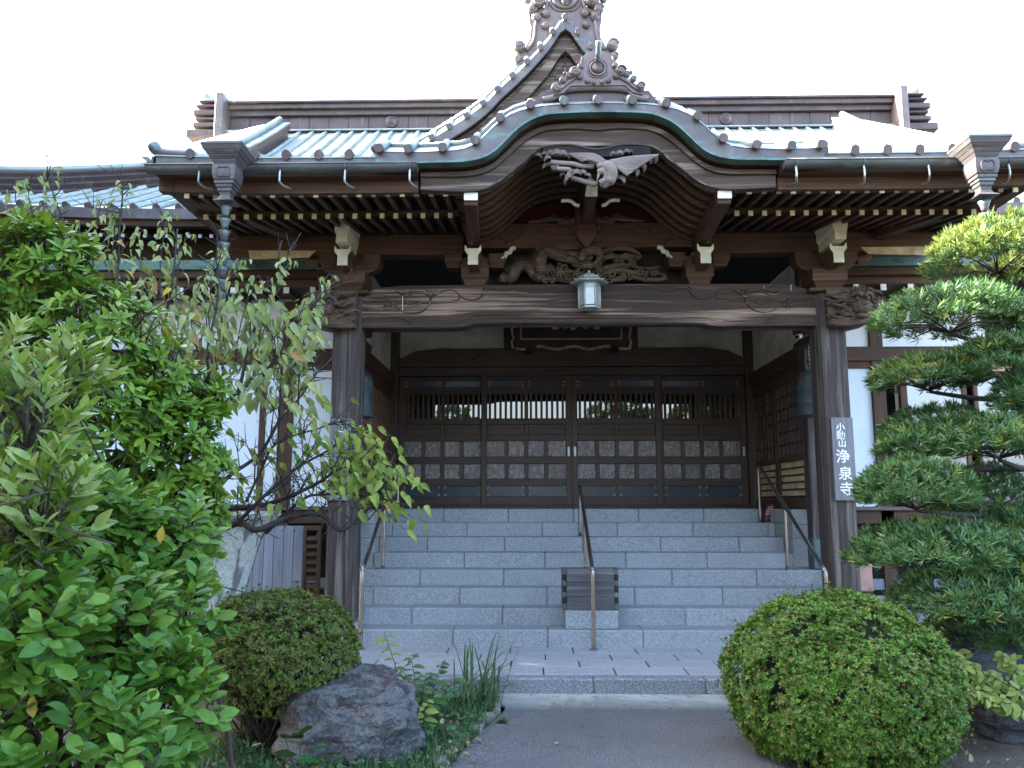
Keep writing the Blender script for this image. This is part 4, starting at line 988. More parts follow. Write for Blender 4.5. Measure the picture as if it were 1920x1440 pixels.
dtube('dragon_body', [(300, 465), (345, 472), (385, 460), (405, 420), (440, 385), (490, 380), (520, 420), (540, 460), (600, 482), (660, 470)], .050, 0, True, 1)
dtube('dragon_body', [(560, 470), (600, 440), (590, 390), (585, 340), (610, 290), (660, 285), (720, 310), (790, 335), (860, 350), (930, 385)], .055, -.02, True, 1)
dtube('dragon_body', [(880, 350), (900, 300), (950, 268), (1005, 275), (1015, 320), (985, 360), (930, 385)], .042, -.05, True, 1)
dtube('dragon_body', [(700, 300), (760, 290), (830, 300), (880, 330)], .03, .02, True, 1)
m = MB(); m.ball(dp(930, 375, -.08), .055, 10, 8, (1.3, .9, .8)); m.ball(dp(895, 385, -.10), .035, 8, 6, (1.4, .9, .7)); m.ball(dp(940, 352, -.12), .014); m.ball(dp(915, 356, -.12), .012)
for k in range(7): m.tube([dp(955, 365, -.08), dp(1000+k*14, 330+k*22, -.06)], [.012, .002], 5)
for k in range(6): m.tube([dp(885, 392, -.10), dp(850-k*8, 380+k*14, -.09)], [.008, .002], 5)
m.build('dragon_head', M_CARVE, dr)
for (x, y) in ((640, 395), (850, 420), (730, 410)):
    m = MB(); c = dp(x, y, -.06); m.ball(c, .03, 8, 6)
    for k in range(4):
        a = -.5-k*.55; S_ = [c, c+Vector((.05*math.cos(a), -.03, .05*math.sin(a))), c+Vector((.085*math.cos(a+.2), -.01, .085*math.sin(a+.2)-.01))]; m.tube(S_, [.014, .012, .002], 6)
    m.build('dragon_claw', M_CARVE, dr)
for l, r in (([(1010, 290), (1080, 262), (1150, 250), (1220, 255), (1280, 280), (1310, 310), (1280, 318)], .024), ([(1030, 330), (1100, 310), (1180, 318), (1240, 300), (1290, 318)], .022), ([(960, 420), (1040, 400), (1120, 380), (1200, 378), (1270, 350), (1280, 320)], .024),
             ([(1000, 450), (1080, 425), (1170, 410), (1260, 430), (1350, 400), (1450, 382)], .026), ([(1090, 485), (1150, 470), (1200, 450), (1270, 455), (1340, 470), (1420, 480), (1490, 468), (1450, 435), (1380, 442)], .030), ([(1120, 350), (1160, 340), (1180, 365), (1150, 385)], .02),
             ([(1210, 330), (1240, 345), (1270, 385), (1330, 390)], .02), ([(660, 480), (720, 470), (780, 480), (850, 470), (930, 480), (1010, 470), (1080, 482)], .030), ([(1300, 480), (1340, 440), (1400, 415), (1440, 420)], .022), ([(560, 260), (640, 255), (760, 250), (860, 255)], .02),
             ([(1090, 420), (1130, 400), (1180, 430), (1190, 470), (1120, 485), (1080, 460)], .028), ([(690, 430), (740, 445), (800, 420), (850, 440), (900, 430)], .02), ([(620, 415), (650, 400), (690, 420), (680, 450), (640, 450)], .02), ([(980, 485), (1020, 450), (1060, 440)], .02)):
    dtube('cloud_scroll', l, r, R.uniform(-.03, .03), True, 0, .015)
rr_ = random.Random(3)
for k in range(70):
    x = rr_.uniform(560, 1420); y = rr_.uniform(280, 485)
    if x > 1300 and y < 400: continue
    q = dp(x, y, rr_.uniform(-.04, .03)); m = MB(); m.spiral((q.x, q.z), rr_.uniform(.025, .05), 1.2, q.y, rr_.uniform(.012, .018), rr_.choice((-1, 1)), rr_.random()*6); m.build('cloud_curl', M_CARVE, dr)
m = MB(); m.box(-.80, .85, 8.50, 8.53, 3.672, 3.70); m.build('carving_base', M_CARVE, dr)

# ---- carved animal heads on the post tops
def lion_head(cx, s, name, label):
    """carved guardian head: round muzzle, brows, flame-like mane swept back along the post"""
    t = thing(name, label, 'carving', (cx, 8.25, 3.2))
    c = Vector((cx+s*.16, 8.14, 3.40)); m = MB()
    m.ball(c+Vector((0, .05, .05)), .125, 14, 10, (1.05, .9, .85)); m.ball(c+Vector((0, -.05, -.05)), .085, 12, 8, (1.15, 1, .75)); m.ball(c+Vector((0, -.12, -.015)), .036, 8, 6, (1.3, .9, .8))
    m.ball(c+Vector((-.05, -.06, -.03)), .05, 8, 6); m.ball(c+Vector((.05, -.06, -.03)), .05, 8, 6); m.ball(c+Vector((0, -.03, -.125)), .06, 10, 7, (1.2, 1, .6))
    m.prism([(cx-s*.15, 3.19), (cx+s*.10, 3.175), (cx+s*.26, 3.215), (cx+s*.34, 3.32), (cx+s*.36, 3.44), (cx+s*.27, 3.55), (cx+s*.10, 3.585), (cx-s*.15, 3.585)], 8.19, 8.44); m.build('head', M_CARVE, t)
    for q in (-1, 1):
        e = MB(); e.ball(c+Vector((q*.052, -.075, .045)), .024, 8, 6); e.tube(smoothline([c+Vector((q*.015, -.10, .06)), c+Vector((q*.05, -.10, .095)), c+Vector((q*.10, -.05, .085)), c+Vector((q*.12, -.02, .05))], 4), .020, 8); e.build('brow', M_CARVE, t)
        e = MB(); S_ = smoothline([c+Vector((q*.09, .02, .11)), c+Vector((q*.16, -.01, .135)), c+Vector((q*.24, -.0, .10))], 5); e.tube(S_, [.018, .028, .034, .038, .04, .038, .034, .028, .02, .012, .004][:len(S_)], 8, flat=.45); e.build('ear', M_CARVE, t)
    rg = random.Random(5+int(s))
    for k in range(16):
        x0 = cx+s*rg.uniform(-.12, .10); z0 = rg.uniform(3.21, 3.56); y0 = 8.17
        S_ = smoothline([(x0+s*.10, y0-.02, z0+.01), (x0+s*.02, y0-.05, z0-.022), (x0-s*.06, y0-.03, z0+.018), (x0-s*.10, y0-.02, z0-.006)], 4); n_ = len(S_)
        e = MB(); e.tube(S_, [.026*(1-.75*i/n_) for i in range(n_)], 7, flat=.8); e.build('mane_lock', M_CARVE, t)
    for k in range(15):
        a = -1.9+k*.27; x = c.x+s*.155*math.cos(a)*(1 if True else 1); z = c.z+.01+.155*math.sin(a)
        e = MB(); e.spiral((x, z), .042, 1.3, 8.13+.03*(k % 2), .016, rg.choice((-1, 1)), rg.random()*6); e.ball((x, 8.145, z), .020, 7, 5); e.build('mane_curl', M_CARVE, t)
    for k in range(4):
        e = MB(); S_ = smoothline([(cx-s*.14, 8.17, 3.205+k*.022), (cx, 8.12, 3.185+k*.02), (cx+s*.16, 8.12, 3.20+k*.02), (cx+s*.30, 8.17, 3.27+k*.03)], 5); n_ = len(S_); e.tube(S_, [.016+.008*math.sin(3*PI*i/n_) for i in range(n_)], 7); e.build('chin_wave', M_CARVE, t)
lion_head(-2.56, -1, 'lion_head_carving', 'carved wooden lion head on top of the post by the tree')
lion_head(2.60, 1, 'lion_head_carving', 'carved wooden lion head on top of the post with the white lettering')
# ---------------------------------------------------------------- handrails
def rail_thing(label, loc): return thing('handrail', label, 'handrail', loc, 'steel handrails on the steps')
def pipe(nm, pts, r, par, n=5): m = MB(); m.tube(smoothline(pts, n), r, 10); return m.build(nm, M_STEEL, par)
for s in (-1, 1):
    t = rail_thing('bent steel handrail beside the post with %s' % ('the lion head by the tree' if s < 0 else 'the white lettering board'), (s*2.25, 8.1, 0))
    x = s*2.25
    pipe('rail_pipe', [(x, 8.1, -.01), (x, 8.1, .35), (x, 8.1, .69), (x, 8.125, .745), (x+s*.0, 8.2, .79), (x+s*.02, 9.3, 1.345), (x+s*.03, 10.2, 1.80), (x+s*.03, 10.31, 1.845), (x+s*.03, 10.35, 1.80), (x+s*.03, 10.36, 1.5), (x+s*.03, 10.36, 1.155)], .021, t, 4)
    pipe('rail_post', [(x+s*.01, 9.3, .66), (x+s*.01, 9.3, 1.0), (x+s*.01, 9.3, 1.335)], .019, t)
    for (y, z) in ((8.1, 0), (9.3, .66), (10.36, 1.155)): m = MB(); m.lathe([(.045, z), (.045, z+.005), (.03, z+.008)], (x+s*.02*(y > 9), y, 0), 16); m.build('rail_flange', M_STEEL, t)
t = rail_thing('bent steel handrail up the middle of the steps past the wooden box', (0, 8.1, 0))
pipe('rail_pipe', [(0, 8.1, -.01), (0, 8.1, .35), (0, 8.1, .70), (0, 8.125, .75), (0, 8.2, .79), (.012, 9.3, 1.24), (.012, 10.0, 1.555), (.012, 10.08, 1.595), (.012, 10.12, 1.55), (.012, 10.125, 1.3), (.012, 10.125, .99)], .021, t, 4)
pipe('rail_post', [(.012, 9.3, .66), (.012, 9.3, .9), (.012, 9.3, 1.23)], .019, t)
for (y, z) in ((8.1, 0), (9.3, .66), (10.125, .99)): m = MB(); m.lathe([(.045, z), (.045, z+.005), (.03, z+.008)], (0, y, 0), 16); m.build('rail_flange', M_STEEL, t)

# ---------------------------------------------------------------- wooden box on the steps
bxm = wood('old_grey_box_wood', (.040, .038, .040), (.125, .12, .122), 'x', (.21, .205, .20), .5)
t = thing('wooden_box', 'old grey wooden box with finger joints resting on the lower steps', 'box', (0, 8.4, .347))
for k in range(3):
    m = MB(); z = .347+k*.133; m.box(-.245, .225, 8.27, 8.30, z, z+.131, .003); m.build('front_board', bxm, t)
for s, xx in ((-1, -.268), (1, .248)):
    m = MB(); m.box(xx-.0225, xx+.0215, 8.30, 8.46, .347, .750, .004); m.build('side_board', bxm, t)
    for k in range(7):
        m = MB(); z = .36+k*.055; m.box(xx-.021, xx+.0205, 8.272+(k % 2)*.012, 8.31, z, z+.05, .003); m.build('finger_joint', bxm if k % 2 == 0 else M_VOID, t)
m = MB(); m.box(-.244, .224, 8.302, 8.458, .738, .748, .003); m.build('box_lid', bxm, t)
m = MB(); m.box(-.244, .224, 8.44, 8.459, .347, .737); m.build('back_board', bxm, t)

# ---------------------------------------------------------------- lantern on the beam
t = thing('wall_lantern', 'pale grey six-sided lantern fixed to the front of the great beam', 'lantern', (.012, 8.17, 3.36))
lc = Vector((.012, 8.17, 0)); ph = PI/6+PI/2*0
def hexl(prof, nm, mt, par=None): m = MB(); m.lathe(prof, lc, 6, False, 0); return m.build(nm, mt, par or t)
hexl([(.105, 3.372), (.113, 3.372), (.113, 3.39), (.106, 3.392)], 'bottom_frame', M_LANT)
hexl([(.113, 3.60), (.113, 3.612), (.10, 3.655), (.118, 3.656)], 'top_frame', M_LANT)
hexl([(.098, 3.575), (.108, 3.575), (.108, 3.65), (.098, 3.65)], 'vent_band', M_LANT)
hexl([(.185, 3.642), (.20, 3.640), (.198, 3.650), (.125, 3.678), (.122, 3.688)], 'lantern_roof', M_LANT)
hexl([(.135, 3.680), (.132, 3.688), (.11, 3.712), (.07, 3.735), (.03, 3.745), (.0, 3.746)], 'roof_dome', M_LANT)
m = MB(); m.lathe([(.0, 3.742), (.010, 3.745), (.008, 3.755), (.014, 3.765), (.010, 3.778), (0, 3.785)], lc, 10); m.build('finial', M_LANT, t)
for k in range(6):
    a = 2*PI*k/6; p = lc+Vector((.108*math.cos(a), .108*math.sin(a), 0))
    m = MB(); m.tube([p+Vector((0, 0, 3.385)), p+Vector((0, 0, 3.605))], .011, 6); m.build('corner_bar', M_LANT, t)
    m = MB(); m.tube([lc+Vector((.125*math.cos(a), .125*math.sin(a), 3.684)), lc+Vector((.155*math.cos(a), .155*math.sin(a), 3.692))], .008, 6); m.build('roof_hook', M_LANT, t)
    b = 2*PI*(k+.5)/6; c = lc+Vector((.090*math.cos(b), .090*math.sin(b), 3.49)); u = Vector((-math.sin(b), math.cos(b), 0)); w = Vector((math.cos(b), math.sin(b), 0))
    m = MB(); m.obox(c, u*.045, w*.003, Vector((0, 0, .088))); m.build('lantern_pane', M_LANTG if k == 4 else M_LANTD, t)
    for j in range(5):
        m = MB(); m.obox(c+Vector((0, 0, .122))+w*.008+u*(-.024+.012*j), u*.0035, w*.002, Vector((0, 0, .014))); m.build('vent_slot', M_HOOK, t)
m = MB(); m.box(-.03, .054, 8.26, 8.302, 3.47, 3.58, .004); m.build('wall_bracket', M_LANT, t)

# ---------------------------------------------------------------- hanging bells
for s in (-1, 1):
    cx, cy = s*2.49, 8.95
    t = thing('hanging_bell', 'bluish bronze bell hanging behind the post with %s' % ('the lion head by the tree' if s < 0 else 'the white lettering board'), 'bell', (cx, cy, 2.33), 'bronze bells hanging behind the porch posts')
    m = MB(); m.lathe([(.128, 2.335), (.150, 2.335), (.153, 2.355), (.150, 2.37), (.146, 2.385), (.150, 2.39), (.146, 2.40), (.143, 2.46), (.146, 2.465), (.142, 2.475), (.145, 2.49), (.141, 2.50), (.138, 2.62), (.141, 2.625), (.137, 2.635), (.134, 2.70), (.128, 2.76), (.130, 2.768), (.118, 2.79), (.092, 2.825), (.05, 2.843), (0, 2.848)], (cx, cy, 0), 32)
    b = m.build('bell_body', M_BELL, t)
    m = MB()
    for k in range(24):
        if k % 6 in (0,): continue
        for j in range(4):
            a = 2*PI*k/24; z = 2.645+j*.028; r = .136-.002*j; m.ball((cx+r*math.cos(a), cy+r*math.sin(a), z), .009, 6, 4)
    tag(m.build('bell_studs', M_BLACKIRON, b), kind='stuff')
    m = MB(); m.tube([(cx-.03, cy, 2.84), (cx-.03, cy, 2.89), (cx, cy, 2.91), (cx+.03, cy, 2.89), (cx+.03, cy, 2.84)], .012, 8); m.build('bell_loop', M_BELL, t)
    m = MB(); m.tube([(cx, cy, 2.90), (cx, cy, 3.14)], .012, 6)
    for k in range(5): m.ball((cx, cy, 2.92+k*.045), .02, 8, 5)
    m.build('hanger_chain', M_BLACKIRON, t)
    m = MB(); m.box(cx-.04, cx+.04, 8.56, 9.31, 3.14, 3.22, .006); m.build('hanger_beam', M_WY, t)

# ---------------------------------------------------------------- lettering
def text_mesh(body, size, depth, mat, name, bold=0.0):
    cu = bpy.data.curves.new(name, 'FONT'); cu.body = body; cu.size = size; cu.extrude = depth; cu.align_x = 'CENTER'; cu.align_y = 'CENTER'; cu.offset = bold
    o = bpy.data.objects.new(name+'_source', cu); COL.objects.link(o)
    me = bpy.data.meshes.new_from_object(o.evaluated_get(bpy.context.evaluated_depsgraph_get()))
    bpy.data.objects.remove(o); me.materials.clear(); me.materials.append(mat); return me
def sign(cx, name, label, chars, mat):
    t = thing(name, label, 'sign', (cx, 8.262, 1.42))
    m = MB(); m.box(cx-.108, cx+.108, 8.238, 8.266, 1.42, 2.252, .004); m.build('sign_board', mat, t)
    for ch, x, z, size, b in chars:
        link('character', text_mesh(ch, size, .002, M_WHITE, 'character', b), t, (cx+x, 8.237, z), (PI/2, R.uniform(-.03, .03), 0))
    return t
sign(2.548, 'name_board', 'weathered grey wooden board with six white brushed characters on the post', [('小', -.020, 2.150, .088, .0012), ('動', -.022, 2.066, .096, .0), ('山', -.012, 1.985, .085, .0012), ('浄', -.012, 1.850, .145, .0016), ('泉', .004, 1.680, .140, .0016), ('寺', .008, 1.525, .140, .0016)], M_SIGN)
sg = sign(-2.545, 'name_board', 'pale grey wooden board half hidden by branches on the post', [], M_SIGN)
for (a, b, c_, d_) in ((-.02, 2.17, .05, 2.19), (.03, 2.21, .02, 2.10), (-.04, 2.12, .06, 2.10), (.0, 2.04, -.05, 1.95), (.02, 2.04, .07, 1.96), (-.05, 1.84, .05, 1.85), (0, 1.88, 0, 1.72), (-.05, 1.66, .06, 1.64), (-.02, 1.70, -.04, 1.56), (.03, 1.58, .06, 1.53)):
    m = MB(); m.tube([(-2.545+a, 8.236, b), (-2.545+(a+c_)/2, 8.235, (b+d_)/2+.01), (-2.545+c_, 8.237, d_)], [.006, .012, .004], 6, flat=.4); m.build('brush_stroke', M_WHITE, sg)

# plaque over the doors
t = thing('name_plaque', 'dark plaque with a carved gold frame half hidden behind the great beam', 'plaque', (0, 11.5, 3.58))
def tl(p, q=.30): return p   # the plaque leans forward slightly
m = MB(); m.box(-.80, .80, 11.50, 11.53, 3.62, 4.42, .003); m.build('plaque_board', M_LACQ, t)
m = MB(); m.box(-.85, .85, 11.53, 11.56, 3.585, 4.46, .003); m.build('plaque_back', M_LACQ, t)
for (a, b, c_, d_) in ((-.735, .735, 3.722, 3.742), (-.735, .735, 4.30, 4.32), (-.735, -.715, 3.742, 4.30), (.715, .735, 3.742, 4.30)):
    m = MB(); m.box(a, b, 11.488, 11.501, c_, d_, .003); m.build('gold_fillet', M_GOLD, t)
for s in (-1, 1):
    m = MB(); m.prism([(s*.715, 3.742), (s*.69, 3.742), (s*.715, 3.767)], 11.49, 11.50); m.build('gold_corner', M_GOLD, t)
    for k in range(14):
        z = 3.60+k*.06; m = MB(); x = s*(.845+.012*math.sin(k*2.1)); m.box(x-.017, x+.017, 11.47, 11.53, z, z+.055, .006); m.build('frame_scallop', M_GOLD, t)
for k in range(28):
    x = -.80+k*.0593
    if .56 < abs(x) < .68 or abs(abs(x)-.62) < .06: continue
    z = 3.605+.020*math.cos(x*13); m = MB(); m.box(x, x+.056, 11.47, 11.53, z-.022, z+.016, .007); m.build('frame_scallop', M_GOLD, t)
for s in (-1, 1):
    m = MB(); m.prism([(s*.66, 3.54), (s*.58, 3.54), (s*.60, 3.62), (s*.64, 3.62)], 11.44, 11.6); m.build('plaque_rest', M_VOID, t)
for ch, x in (('寺', -.26), ('泉', .06), ('浄', .36)):
    link('gold_character', text_mesh(ch, .36, .006, M_GOLD, 'gold_character', .006), t, (x, 11.494, 4.01), (PI/2, 0, 0))

# security camera
t = thing('security_camera', 'small white bullet security camera under the beam by the bell', 'camera', (2.35, 9.15, 3.2))
c0 = at(1497, 631, 9.1)
m = MB(); d = Vector((-.55, -.75, -.25)).normalized(); m.tube([c0-d*.055, c0+d*.055], .030, 14); m.build('camera_body', M_CAMW, t)
m = MB(); m.tube([c0+d*.052, c0+d*.058], .024, 14); m.build('camera_lens', M_VOID, t)
m = MB(); m.tube([c0+Vector((.02, .02, .03)), c0+Vector((.06, .10, .07)), c0+Vector((.10, .18, .06))], .010, 8); m.build('camera_arm', M_CAMW, t)
m = MB(); e = c0+Vector((.105, .19, .06)); m.box(2.52, 2.58, 9.20, 9.34, e.z-.16, e.z+.06, .006); m.build('mount_block', M_WARM, t)

# dark red slotted clog
t = thing('red_clog', 'dark red slotted clog propped against the stone at the top of the steps', 'clog', (2.36, 10.5, 1.155))
q0 = Vector((2.40, 10.44, 1.157))
m = MB(); S_ = [q0+Vector((-.03, 0, .0)), q0+Vector((-.02, .02, .05)), q0+Vector((.0, .04, .11)), q0+Vector((.035, .06, .17)), q0+Vector((.055, .07, .205)), q0+Vector((.06, .075, .22))]
m.tube(smoothline(S_, 4), [.052, .056, .055, .052, .05, .052, .055, .058, .062, .066, .068, .07, .07, .068, .063, .058, .05, .04, .03, .02, .012], 12, flat=.72); o = m.build('clog_upper', M_CLOG, t)
for k in range(4):
    m = MB(); c = q0+Vector((.0+.012*k, -.005+.004*k, .10+.028*k)); m.bar(c+Vector((-.035, 0, -.004)), c+Vector((.035, -.012, .012)), .008, .009); m.build('clog_slot', M_PINK, o)

# ---------------------------------------------------------------- things to the left of the steps
t = thing('stone_urn', 'big grey stone urn with dark streaks behind the bare branches', 'urn', (-3.32, 7.1, GZ))
def urn_mat():
    M = Mat('streaked_stone', .85); n = M.noise(40, 4); s_ = M.noise(1, 3, .5, M.map((7, 7, .2)))
    c = M.ramp(n, [(.35, (.26, .27, .25)), (.65, (.42, .43, .40))]); M.col(M.mix(M.ramp(s_, [(.50, 0), (.56, .9)]), c, (.085, .085, .08))); return M.bump(n, .3, .004).m
M_URN = urn_mat()
m = MB(); m.lathe([(.15, GZ), (.16, .05), (.20, .35), (.255, .64), (.32, .90), (.385, 1.12), (.44, 1.22), (.51, 1.275), (.535, 1.30), (.53, 1.325), (.47, 1.315), (.41, 1.22), (.36, 1.1), (.0, .9)], (-3.32, 7.1, 0), 40); m.build('urn_body', M_URN, t)
m = MB(); m.lathe([(.26, GZ-.02), (.26, GZ+.05), (.17, GZ+.08)], (-3.32, 7.1, 0), 32); m.build('urn_foot', M_URN, t)
t = thing('plank_door', 'weathered blue-grey plank hatch standing under the white wall', 'hatch', (-3.3, 8.9, GZ))
for k in range(5):
    m = MB(); x = -3.60+k*.108; m.box(x+.002, x+.106, 8.90, 8.925, GZ-.02, 1.15, .004); m.build('plank', M_PLANK, t)
m = MB(); m.box(-3.75, -3.605, 8.91, 8.94, GZ-.02, .95, .004); m.build('plank', M_PLANK, t)
for k in range(4):
    m = MB(); m.ball((-3.55+k*.13, 8.897, 1.10), .009, 8, 5); m.build('bolt_head', M_BLACKIRON, t)
for z in (.55, .78): m = MB(); m.box(-3.70, -3.64, 8.89, 8.912, z, z+.06, .004); m.build('hatch_latch', M_VOID, t)
t = thing('louvred_vent', 'tall brown louvred vent beside the grey plank hatch', 'vent', (-2.97, 8.88, GZ))
m = MB(); m.box(-3.05, -3.02, 8.86, 8.93, GZ, 1.14, .004); m.build('frame_post', M_WZ, t)
m = MB(); m.box(-2.90, -2.87, 8.86, 8.93, GZ, 1.14, .004); m.build('frame_post', M_WZ, t)
m = MB(); m.box(-3.05, -2.87, 8.855, 8.935, 1.10, 1.15, .004); m.build('frame_rail', M_WZ, t)
for k in range(13):
    m = MB(); z = .02+k*.083; m.obox((-2.96, 8.895, z), (.058, 0, 0), (0, .03, .018), (0, -.006, .010), .002); m.build('louvre', M_WARM, t)
t = thing('side_railing', 'low weathered grey wooden rail beside the big round bush', 'railing', (3.4, 8.3, GZ))
for (x, z1) in ((3.08, .62), (3.22, .55), (3.30, .62)):
    m = MB(); m.box(x-.04, x+.04, 8.25, 8.33, GZ-.02, z1, .008); m.build('rail_post', M_PLANK, t)
for (z, h) in ((.44, .05), (.30, .05), (.10, .10)): m = MB(); m.box(2.80, 3.07 if z > .2 else 4.4, 8.27, 8.32, z, z+h, .005); m.build('rail_board', M_PLANK, t)
t = thing('pink_crate', 'faded pink box tucked under the floor behind the lettered post', 'box', (2.86, 9.0, .3))
m = MB(); m.box(2.80, 3.05, 8.95, 9.25, .46, .75, .006); m.build('crate_body', M_PINK, t)
for z in (.47, .72): m = MB(); m.box(2.795, 3.055, 8.943, 9.257, z, z+.025, .003); m.build('crate_band', M_PINK, t)
m = MB(); m.box(2.80, 3.05, 8.95, 9.25, GZ, .458, .01); m.build('crate_stand', M_VOID, t)
t = thing('wall_tap', 'small white bent pipe at the foot of the white wall panel', 'pipe', (2.70, 9.2, 1.2))
m = MB(); P = at(1533, 953, 9.35); m.tube(smoothline([P, P+Vector((.02, 0, .03)), P+Vector((.03, -.01, -.01)), P+Vector((-.005, -.01, -.05)), P+Vector((-.015, -.01, -.12))], 4), .010, 8); m.build('pipe', M_CAMW, t)

M_HOP = copper_brown('hopper_copper', .05, (.055, .05, .05), (.115, .105, .105))
# ---------------------------------------------------------------- rainwater hoppers and rain chains
for s in (-1, 1):
    cx, cy = s*3.185, 6.56
    t = thing('rain_chain', 'square copper rainwater hopper with a chain of cups %s' % ('above the drooping tree' if s < 0 else 'above the cloud pruned tree'), 'rain chain', (cx, cy, 3.2), 'copper rain chains at the porch eaves')
    def sq(nm, prof): m = MB(); m.lathe([(r*1.414, z) for r, z in prof], (cx, cy, 0), 4, False, PI/4); return m.build(nm, M_HOP, t)
    sq('hopper_rim', [(.158, 4.338), (.172, 4.372), (.178, 4.378), (.178, 4.397), (.160, 4.397), (.150, 4.37)])
    sq('hopper_step', [(.132, 4.306), (.150, 4.330), (.150, 4.337)]); sq('hopper_step', [(.110, 4.274), (.126, 4.298), (.126, 4.305)]); sq('hopper_neck', [(.090, 4.240), (.104, 4.266), (.104, 4.273)])
    sq('hopper_box', [(.075, 4.095), (.088, 4.105), (.097, 4.15), (.099, 4.20), (.092, 4.236), (.085, 4.239)])
    sq('hopper_step', [(.070, 4.066), (.082, 4.07), (.082, 4.094)]); sq('hopper_step', [(.058, 4.038), (.070, 4.042), (.070, 4.065)]); sq('hopper_step', [(.046, 4.0), (.058, 4.012), (.058, 4.037)])
    sq('hopper_spout', [(.085, 3.915), (.088, 3.92), (.055, 3.945), (.042, 3.975), (.047, 4.0)])
    m = MB(); m.tube(smoothline([(cx-.055, cy-.102, 4.19), (cx-.03, cy-.102, 4.205), (cx, cy-.102, 4.195), (cx+.03, cy-.102, 4.205), (cx+.055, cy-.102, 4.18), (cx+.05, cy-.102, 4.12), (cx, cy-.102, 4.125), (cx-.05, cy-.102, 4.12), (cx-.055, cy-.102, 4.19)], 3), .005, 5); m.build('raised_panel', M_COPB, t)
    m = MB(); m.tube([(cx, cy+.09, 4.18), (cx+.0, 6.72, 4.26)], .05, 8); m.build('inlet_pipe', M_COPB, t)
    for k in range(9 if s < 0 else 5):
        z = 3.80-k*.107
        m = MB(); m.lathe([(.018, z), (.026, z+.004), (.030, z+.03), (.038, z+.055), (.050, z+.085), (.046, z+.085), (.034, z+.055), (.02, z+.01)], (cx, cy, 0), 12)
        for q in range(6):
            a = 2*PI*q/6; m.add([(cx+.046*math.cos(a-.4), cy+.046*math.sin(a-.4), z+.083), (cx+.046*math.cos(a+.4), cy+.046*math.sin(a+.4), z+.083), (cx+.060*math.cos(a), cy+.060*math.sin(a), z+.107)], [(0, 1, 2), (2, 1, 0)])
        m.tube([(cx+.015*math.cos(a), cy, z-.012+.015*math.sin(a)) for a in [2*PI*q/10 for q in range(11)]], .004, 5); m.build('chain_cup', M_GUT, t)
# ---------------------------------------------------------------- plants
G = np.random.default_rng(5)
def leaf_mat(name, cols, rough=.45, trans=.22, spec=.22, tcol=None):
    M = Mat(name, rough, spec=spec)
    a = M.nd('ShaderNodeAttribute', attribute_name='rnd'); M.co()
    ad = M.nd('ShaderNodeMath', operation='ADD'); M.lk(a.outputs['Fac'], ad.inputs[0]); M.lk(M.rnd, ad.inputs[1])
    fr = M.nd('ShaderNodeMath', operation='FRACT'); M.lk(ad.outputs[0], fr.inputs[0])
    c = M.ramp(fr.outputs[0], [(i/(len(cols)-1), q) for i, q in enumerate(cols)])
    n = M.noise(60, 3); c = M.mix(M.ramp(n, [(.35, .35), (.6, 0)]), c, [x*.6 for x in cols[0]])
    M.col(c)
    tr = M.nd('ShaderNodeBsdfTranslucent'); tm = M.mix(.5, c, tcol or (.24, .34, .03)); M.lk(tm, tr.inputs[0])
    ms = M.nd('ShaderNodeMixShader'); ms.inputs[0].default_value = trans
    M.lk(M.b.outputs[0], ms.inputs[1]); M.lk(tr.outputs[0], ms.inputs[2]); M.lk(ms.outputs[0], M.out.inputs[0])
    return M.m
ML_BIG = leaf_mat('glossy_green_leaf', [(.032, .095, .012), (.060, .150, .017), (.095, .20, .021), (.045, .125, .018), (.14, .235, .027)], .42)
ML_PALE = leaf_mat('pale_green_leaf', [(.12, .19, .045), (.18, .24, .065), (.24, .29, .085), (.14, .22, .06), (.30, .32, .11)], .48, .3)
ML_MID = leaf_mat('narrow_green_leaf', [(.045, .11, .012), (.09, .18, .016), (.15, .24, .020), (.06, .14, .015)], .42)
ML_TREE = leaf_mat('drooping_tree_leaf', [(.15, .21, .09), (.22, .28, .135), (.19, .26, .10), (.27, .32, .16), (.25, .28, .10), (.32, .29, .12)], .6, .3)
ML_GREENT = leaf_mat('yellow_green_tree_leaf', [(.12, .19, .04), (.18, .25, .05), (.25, .28, .055), (.14, .21, .045)], .55, .3)
ML_RUST = leaf_mat('rust_leaf', [(.32, .20, .08), (.36, .24, .09), (.28, .15, .08)], .6, .25, tcol=(.4, .2, .05))
ML_YEL = leaf_mat('yellow_leaf', [(.42, .30, .04), (.48, .36, .08)], .5, .25, tcol=(.5, .35, .05))
ML_AZ = leaf_mat('azalea_leaf', [(.026, .070, .009), (.054, .125, .014), (.088, .175, .019), (.042, .10, .012), (.135, .205, .028)], .45, .15)
ML_AZB = leaf_mat('bronzed_azalea_leaf', [(.06, .07, .014), (.10, .11, .022), (.085, .13, .024), (.13, .10, .03), (.14, .165, .034)], .5, .15)
ML_PODO = leaf_mat('podocarpus_leaf', [(.028, .082, .030), (.052, .125, .042), (.080, .160, .050), (.038, .10, .036), (.125, .195, .06)], .38, .12)
ML_PODOY = leaf_mat('sunlit_podocarpus_leaf', [(.09, .14, .03), (.16, .21, .05), (.20, .24, .06), (.11, .16, .035)], .42, .2)  # yellower leaf colour that paints sunlight onto the top pads
ML_GRASS = leaf_mat('grass_blade', [(.02, .065, .028), (.03, .09, .035), (.05, .11, .04)], .45, .2)
ML_WEED = leaf_mat('weed_leaf', [(.022, .075, .03), (.04, .11, .035), (.07, .14, .04)], .45, .2)
ML_FARF = leaf_mat('leopard_plant_leaf', [(.012, .06, .018), (.018, .08, .022), (.024, .10, .026)], .2, .06)
ML_VINE = leaf_mat('vine_leaf', [(.14, .21, .045), (.20, .26, .06), (.26, .27, .06)], .5, .3)
